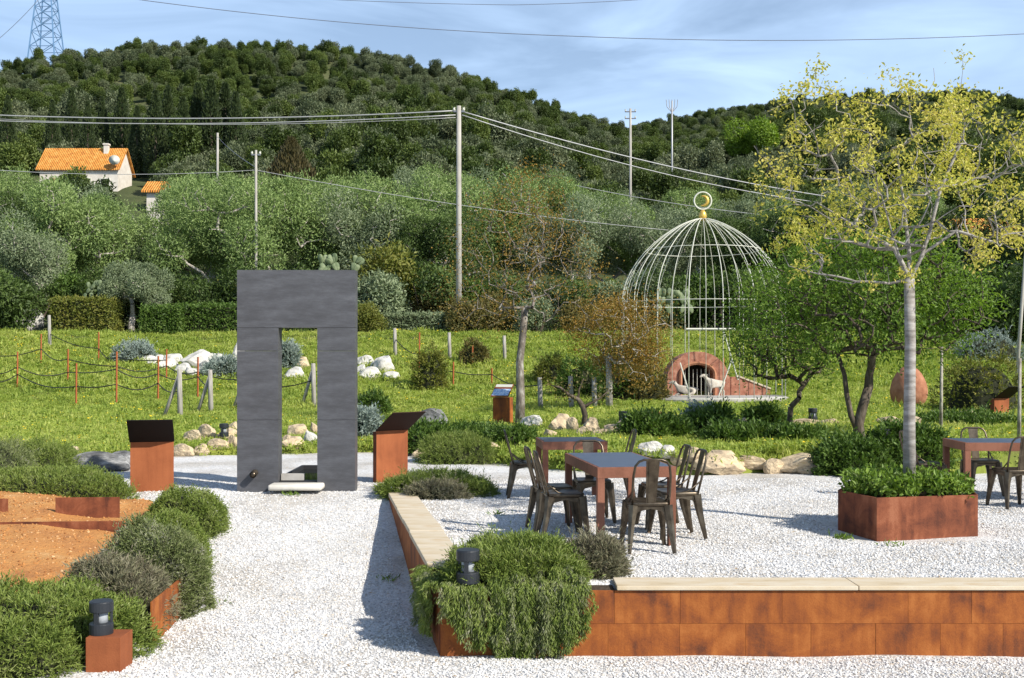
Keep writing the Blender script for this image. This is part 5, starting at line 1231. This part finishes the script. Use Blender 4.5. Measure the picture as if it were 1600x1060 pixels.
hose([(-20, 572, 0.4), (64, 570, 0.6), (106, 598, 0.8), (182, 600, 0.6), (260, 594, 0.5), (309, 615, 0.7), (372, 630, 0.7), (491, 636, 0.8)], lh)
hose([(78, 545, 0.6), (154, 565, 0.5), (182, 580, 0.5), (260, 594, 0.7)], lh)
hose([(618, 558, 0.7), (655, 580, 0.6), (708, 604, 0.5), (768, 604, 0.4), (845, 640, 0.7)], lh)
for px, yt, yb in [(1470, 540, 672), (1592, 560, 690)]:
    q = gp(px, yb); s_ = F_PX / q.y; b = MB(); b.tube([(0, 0, -0.1), (0.02, 0, (yb - yt) / s_)], [0.035, 0.025], 6); o = b.build('sapling_stake', M['bark_pale'], None, True, loc=q)
    tag(o, 'slim pale sapling stem beside the ' + ('terracotta egg' if px < 1500 else 'dark rusty lectern'), 'sapling')

# ------------------------------------------------------------------ utility poles, cables, pylon
def upole(px, yt, yb, Y, r0, label, arms=0, mat='pole', lean=0.0):
    p = at(px, yb, Y); top = at(px, yt, Y).z; g = T(p.x, Y); z0 = min(p.z, g) - 0.3; root = empty('utility_pole', (p.x, Y, z0)); h = top - z0
    b = MB(); b.tube([(0, 0, 0), (lean * 0.5, 0, h * 0.5), (lean, 0, h)], [r0, r0 * 0.85, r0 * 0.7], 10); b.build('shaft', M[mat], root, True)
    for k in range(arms):
        b = MB(); b.box((lean, 0, h - 0.25 - 0.55 * k), (0.9 if Y > 80 else 0.5, 0.08, 0.08)); b.build('crossarm', M['wire_dark'], root)
        for s_ in (-1, 1):
            b = MB(); b.lathe([(0.05, 0), (0.07, 0.05), (0.04, 0.1), (0.06, 0.15)], 8, (lean + s_ * (0.4 if Y > 80 else 0.22), 0, h - 0.21 - 0.55 * k)); b.build('insulator', M['white_metal'], root)
    return tag(root, label, 'pole')
upole(717, 166, 478, 50.5, 0.15, 'tall pale concrete utility pole carrying the thick cables', 1)
upole(985, 170, 350, 88, 0.13, 'slim utility pole with insulators above the olive trees behind the cage', 2)
p3 = upole(1050, 158, 265, 150, 0.15, 'thin metal mast on the far slope', 0, 'wire')
for k in range(5):
    a = (k - 2) * 0.5; b = MB(); h_ = at(1050, 158, 150).z - p3.location.z; b.tube([(0, 0, h_ - 1.6), (a * 0.7, 0, h_ - 0.8), (a * 0.8, 0, h_ + 0.2)], 0.05, 4); b.build('antenna_arm', M['wire'], p3)
upole(400, 235, 410, 60, 0.09, 'grey utility pole rising above the portal top', 1)
upole(340, 208, 262, 112, 0.15, 'short pale pole showing above the olive crowns', 0)
upole(1586, 395, 585, 36, 0.065, 'leaning thin pole behind the dry grey shrub', 0, 'pole', 0.35)
def cable(pts, rad, mat, label, sag=0.0, n=16):
    P2 = []
    for i in range(len(pts) - 1):
        for k in range(n):
            t = k / n; p = pts[i].lerp(pts[i + 1], t); p.z -= sag * 4 * t * (1 - t); P2.append(p)
    P2.append(pts[-1]); b = MB(); b.tube(P2, rad, 5); o = b.build('power_cable', M[mat], None, True); return tag(o, label, 'cable', 'overhead cables')
tp = at(717, 173, 50.5)
cable([at(-60, 178, 52), tp], 0.032, 'wire', 'thick overhead cable running from the concrete pole over the farmhouse', 0.30)
cable([at(-60, 187, 52), at(712, 180, 50.5)], 0.028, 'wire', 'lower paired cable on the farmhouse side of the concrete pole', 0.30)
cable([at(-60, 183, 53), at(712, 184, 51)], 0.016, 'wire', 'thin cable under the thick one on the farmhouse side of the concrete pole', 0.35)
cable([tp, at(1290, 307, 62)], 0.032, 'wire', 'thick cable descending from the concrete pole behind the finial', 0.35)
cable([at(722, 180, 50.5), at(1290, 318, 62)], 0.026, 'wire', 'lower cable descending from the concrete pole behind the finial', 0.5)
cable([at(-60, 262, 58), at(400, 266, 60), at(1045, 360, 64)], 0.017, 'wire', 'thin cable crossing the olives at the grey utility pole', 0.3)
cable([at(890, 288, 88), at(1300, 345, 86)], 0.028, 'wire', 'thin cable behind the crescent finial', 0.4)
cable([at(340, 214, 112), at(400, 262, 60)], 0.02, 'wire_dark', 'short cable joining the short pale pole and the grey pole', 0.2)
HV = 300
cable([at(120, -14, HV), at(900, 57, HV), at(1720, 46, HV)], 0.10, 'wire_dark', 'high-voltage line crossing the sky above the hill', 2.0, 24)
cable([at(380, -8, HV + 10), at(800, 8, HV + 10), at(1100, -8, HV + 10)], 0.08, 'wire_dark', 'second high-voltage line at the top of the sky', 0.5, 24)
cable([at(-40, 90, HV), at(60, 0, HV)], 0.07, 'wire_dark', 'faint line running up to the pylon', 1.0)
# lattice pylon
Yp = 325.0; xp = (73 - 800) / F_PX * Yp; zp = T(xp, Yp) - 1; py_ = empty('lattice_pylon', (xp, Yp, zp)); tag(py_, 'blue-grey steel lattice pylon on the hilltop', 'pylon')
Hp = 48.0
def hw(z): return 4.6 - 3.3 * min(1, z / 36.0)
for sx_ in (-1, 1):
    for sy_ in (-1, 1):
        b = MB(); b.tube([(sx_ * hw(0), sy_ * hw(0), 0), (sx_ * hw(36), sy_ * hw(36), 36), (sx_ * 0.6, sy_ * 0.6, Hp)], 0.22, 4); b.build('leg', M['pylon'], py_)
zz = 0.0; lv = 0
while zz < 42:
    h_ = max(2.2, hw(zz) * 1.25); a = hw(zz); c = hw(zz + h_)
    b = MB()
    for s_ in (-1, 1):
        b.tube([(-a, s_ * a, zz), (c, s_ * c, zz + h_)], 0.11, 4, False); b.tube([(a, s_ * a, zz), (-c, s_ * c, zz + h_)], 0.11, 4, False)
        b.tube([(s_ * a, -a, zz), (s_ * c, c, zz + h_)], 0.11, 4, False); b.tube([(s_ * a, a, zz), (s_ * c, -c, zz + h_)], 0.11, 4, False)
        b.tube([(-c, s_ * c, zz + h_), (c, s_ * c, zz + h_)], 0.1, 4, False)
    b.build('bracing', M['pylon'], py_); zz += h_
for z in (36, 41):
    b = MB(); b.tube([(-6, 0, z), (0, 0.6, z + 1.6), (6, 0, z)], 0.15, 4); b.tube([(-6, 0, z), (6, 0, z)], 0.15, 4); b.build('crossarm', M['pylon'], py_)

# ------------------------------------------------------------------ houses
def house(x0, x1, Y, ye_, yr, yb, depth, wallm, label, gable=False):
    a = at(x0, yb, Y); c = at(x1, ye_, Y); w = c.x - a.x; root = empty('farmhouse', (a.x + w / 2, Y, a.z - 4))
    hw_ = c.z - a.z + 4; rr = at(x0, yr, Y).z - c.z
    b = MB(); b.box((0, depth / 2, hw_ / 2), (w, depth, hw_)); b.add([(-w / 2, 0, hw_), (-w / 2, depth, hw_), (-w / 2, depth / 2, hw_ + rr)], [(0, 1, 2)]); b.add([(w / 2, 0, hw_), (w / 2, depth, hw_), (w / 2, depth / 2, hw_ + rr)], [(0, 1, 2)])
    b.build('wall', M[wallm], root)
    ov = 0.4; e = rr / (depth / 2); b = MB(); th = 0.18
    zlo = hw_ - e * ov
    vs = [(-w / 2 - ov, -ov, zlo), (w / 2 + ov, -ov, zlo), (w / 2 + ov, depth / 2, hw_ + rr), (-w / 2 - ov, depth / 2, hw_ + rr), (w / 2 + ov, depth + ov, zlo), (-w / 2 - ov, depth + ov, zlo)]
    vs = [(x, y, z + 0.02) for x, y, z in vs] + [(x, y, z + th + 0.02) for x, y, z in vs]
    b.add(vs, [(0, 1, 2, 3), (3, 2, 4, 5), (6, 9, 8, 7), (9, 11, 10, 8), (0, 6, 7, 1), (4, 10, 11, 5), (0, 3, 9, 6), (3, 5, 11, 9), (1, 7, 8, 2), (2, 8, 10, 4)])
    rf = b.build('roof', M['roof'], root)
    tag(root, label, 'house'); return root, w, hw_, rr, rf
fh, w, hh, rr, rf = house(62, 184, 148, 262, 228, 288, 5.5, 'plaster', 'farmhouse with orange tiled roof among the cypresses')
b = MB(); b.box((w * 0.28, 2.2, hh + rr * 0.9), (0.6, 0.6, 1.7)); b.box((w * 0.28, 2.2, hh + rr * 0.9 + 0.9), (0.8, 0.8, 0.2)); b.build('chimney', M['plaster'], rf)
for xw in (-w * 0.22, w * 0.1, w * 0.34):
    f = MB().box((xw, -0.03, hh - 2.2), (1.3, 0.08, 1.5)).build('window', M['white_metal'], fh); MB().box((xw, -0.08, hh - 2.2), (1.1, 0.03, 1.3)).build('pane', M['dark'], f)
MB().box((-w * 0.32, -0.05, hh - 2.3), (0.8, 0.1, 1.7)).build('shutter', M['terracotta'], fh)
b = MB(); b.lathe([(0.9, 0), (0.75, -0.1), (0.3, -0.22), (0.05, -0.25)], 16); sd = b.build('satellite_dish', M['white_metal'], fh, True); sd.scale = (0.8, 0.8, 0.8); sd.location = (w * 0.48, -0.7, hh + 0.9); sd.rotation_euler = (radians(75), 0, radians(15))
sh, w2, hh2, rr2, _ = house(229, 250, 112, 298, 283, 310, 3.0, 'plaster', 'small shed with orange roof below the farmhouse')
h2, w3, hh3, rr3, _ = house(1498, 1582, 92, 362, 338, 392, 6.0, 'plaster_pink', 'pinkish house half hidden behind the yellow tree')
for xw in (-w3 * 0.15, w3 * 0.25):
    f = MB().box((xw, -0.03, hh3 - 1.5), (0.8, 0.08, 1.0)).build('window', M['white_metal'], h2); MB().box((xw, -0.08, hh3 - 1.5), (0.64, 0.03, 0.84)).build('pane', M['dark'], f)

# ------------------------------------------------------------------ meadow grass and loose gravel
def tuft(seed, n, h, w, spread, flower=False):
    r = np.random.default_rng(seed)
    P = np.concatenate([r.normal(size=(n, 2)) * spread, np.zeros((n, 1))], 1); D = rnd_dirs(r, n) * 0.7; D[:, 2] = np.abs(D[:, 2]) + 0.6
    parts = [leaves(P, D, rnd_dirs(r, n), h * r.uniform(0.5, 1.2, n), w, 0.1)]
    k = n // 2; Pc = np.concatenate([r.normal(size=(k, 2)) * spread * 1.1, r.uniform(0.3, 0.8, (k, 1)) * h], 1)
    parts.append(leaves(Pc, rnd_dirs(r, k) * np.array([1, 1, 0.3]), np.array([[0, 0, 1.0]]) + r.normal(size=(k, 3)) * 0.3, h * 0.45, h * 0.35, 0.05))
    V = np.concatenate([p[0] for p in parts]); Qn = np.concatenate([parts[0][1], parts[1][1] + len(parts[0][0])]); mi = np.zeros(len(Qn), int)
    if flower:
        kf = 5; Pf = np.concatenate([r.normal(size=(kf, 2)) * spread, np.full((kf, 1), h * 0.95)], 1); f = leaves(Pf, rnd_dirs(r, kf) * np.array([1, 1, 0.2]), np.array([[0, 0, 1.0]]) + r.normal(size=(kf, 3)) * 0.2, h * 0.28, h * 0.26, 0)
        Qn = np.concatenate([Qn, f[1] + len(V)]); V = np.concatenate([V, f[0]]); mi = np.concatenate([mi, np.ones(kf, int)])
    return proto_obj('grass_tuft', quad_mesh('grass_tuft', V, Qn, [M['grass'], M['flower']], mi))
gp_ = [tuft(401, 26, 0.13, 0.02, 0.10), tuft(402, 30, 0.10, 0.022, 0.12), tuft(403, 24, 0.16, 0.02, 0.10), tuft(404, 26, 0.12, 0.022, 0.11, True)]
r = np.random.default_rng(50); P = []; sc = []; ro = []; ix = []
def addgrass(y0, y1, dens, s0):
    n = int((y1 - y0) * 1.06 * (y0 + y1) / 2 * dens)
    Y = r.uniform(y0, y1, n); X = r.uniform(-0.53, 0.53, n) * Y
    for x, y in zip(X, Y):
        if y < Yb(x) + 0.12 or (y < 19 and x < -9.8): continue
        if (x - 5.96) ** 2 + (y - 34) ** 2 < 6.6: continue
        k = mnoise.noise(Vector((x * 0.5, y * 0.5, 7)))
        s = s0 * r.uniform(0.6, 1.2) * (1 + 0.5 * k)
        P.append((x, y, T(x, y) - 0.01)); sc.append((s, s, s * r.uniform(0.7, 1.2))); ro.append((r.normal() * 0.1, r.normal() * 0.1, r.uniform(0, 6.28)))
        ix.append(3 if r.random() < 0.07 + 0.12 * max(0, k) else r.integers(3))
addgrass(16.5, 26, 48, 0.95); addgrass(26, 36, 26, 1.15); addgrass(36, 50, 13, 1.6)
scatter('meadow_grass', P, sc, ro, ix, gp_, 'bright green clover and grass of the meadow', 'grass')

def pebble(seed):
    bm = bmesh.new(); bmesh.ops.create_icosphere(bm, subdivisions=1, radius=0.5); rr = random.Random(seed)
    for v in bm.verts: v.co = Vector((v.co.x * 1.15, v.co.y * 0.85, v.co.z * 0.6)) * rr.uniform(0.75, 1.15)
    me = bpy.data.meshes.new('pebble'); bm.to_mesh(me); bm.free(); me.materials.append(M['pebble']); return proto_obj('pebble', me)
pp = [pebble(i) for i in range(4)]
r = np.random.default_rng(60); n = 150000
Y = 6.4 + 9.6 * r.random(n) ** 1.25; X = r.uniform(-0.5, 0.5, n) * Y; P = []; ok_ = []
for x, y in zip(X, Y):
    if x < bed_edge(y) - 0.1: continue
    if abs(y - WY - 0.1) < 0.16 and x > -0.7: continue
    if WY < y < 14.1 and -0.14 < x - OX(y) < 0.34: continue
    if WY < y < 14.3 and OX(y) < x < OX(y) + 1.3 and y < 8.9: continue
    if 3.3 < x < 4.8 and 10.45 < y < 11.95: continue
    P.append((x, y, gravz(x, y) + 0.003))
m_ = len(P); s = r.uniform(0.010, 0.026, m_)
scatter('loose_gravel', P, np.stack([s, s, s * r.uniform(0.7, 1.1, m_)], 1), np.stack([r.normal(size=m_) * 0.4, r.normal(size=m_) * 0.4, r.uniform(0, 6.28, m_)], 1), r.integers(0, 4, m_), pp, 'loose white gravel stones on path and terrace', 'gravel')

r = np.random.default_rng(71); Pl = []
while len(Pl) < 420:
    y = 6.5 + 11 * r.random(); x = r.uniform(-0.48, 0.48) * y
    if x < bed_edge(y) + 0.05 or (WY - 0.05 < y < WY + 0.4) or (WY < y < 14.2 and -0.1 < x - OX(y) < 0.4) or (3.3 < x < 4.8 and 10.45 < y < 11.95): continue
    Pl.append((x, y, gravz(x, y) + 0.02))
Pl = np.array(Pl); k = len(Pl); fl = leaves(Pl, rnd_dirs(r, k) * np.array([1, 1, 0.2]), rnd_dirs(r, k) * 0.3 + np.array([0, 0, 1.0]), 0.035 * r.uniform(0.6, 1.4, k), 0.018)
o = link_mesh('fallen_leaves', leaf_obj_mesh('fallen_leaves', [fl], leafmat('dry_leaves', [(0.1, 0.06, 0.03), (0.2, 0.13, 0.06), (0.28, 0.2, 0.1)], 0.1)), None)
tag(o, 'dry brown leaves scattered on the gravel', 'leaves', kind='stuff')
for i, (px, py, nl) in enumerate([(1318, 842, 60), (605, 838, 26), (778, 805, 20), (690, 765, 24), (455, 772, 40), (340, 860, 20), (1395, 852, 18)]):
    Yw = 10.6 if i == 0 else (CAMZ * F_PX / (py - HZ)); x = (px - 800) / F_PX * Yw; z = gravz(x, Yw)
    Pw = np.array([(0, 0, 0.0)] * nl) + r.normal(size=(nl, 3)) * np.array([0.05, 0.04, 0.0]); D = rnd_dirs(r, nl); D[:, 2] = np.abs(D[:, 2]) + 0.3
    o = link_mesh('weed', leaf_obj_mesh('weed', [leaves(Pw, D, rnd_dirs(r, nl), 0.08 * r.uniform(0.5, 1.3, nl), 0.014)], M['planter_leaf']), None, None, (x, Yw, z))
    tag(o, 'small green weed ' + ['at the foot of the rusty planter', 'in the gravel near the terrace wall', 'on the terrace gravel behind the coping', 'by the flat rosemary', 'before the portal sill', 'in the path beside the clipped mounds', 'in front of the rusty planter face'][i], 'weed', 'weeds in the gravel')

def clod(seed):
    bm = bmesh.new(); bmesh.ops.create_icosphere(bm, subdivisions=1, radius=0.5); rr = random.Random(seed)
    for v in bm.verts: v.co = Vector((v.co.x, v.co.y, v.co.z * 0.7)) * rr.uniform(0.7, 1.2)
    me = bpy.data.meshes.new('soil_clod'); bm.to_mesh(me); bm.free(); me.materials.append(CL); return proto_obj('soil_clod', me)
CL = instmat('clay_clod', [(0.24, 0.10, 0.035), (0.38, 0.17, 0.055), (0.46, 0.22, 0.07), (0.52, 0.34, 0.18)], 0.95)
cl = [clod(i) for i in range(3)]; r = np.random.default_rng(81); P = []
for k in range(9000):
    y = r.uniform(8.2, 14.1); x = max(bed_edge(y), -7.5) - 0.15 - 4.2 * r.random()
    if x > -7.6: P.append((x, y, bedz(x, y) + 0.002))
m_ = len(P); sz = 0.008 + 0.03 * r.random(m_) ** 3
scatter('soil_clods', P, np.stack([sz, sz, sz], 1), np.stack([r.normal(size=m_) * 0.5, r.normal(size=m_) * 0.5, r.uniform(0, 6.28, m_)], 1), r.integers(0, 3, m_), cl, 'crumbs of orange clay on the planting bed', 'soil')
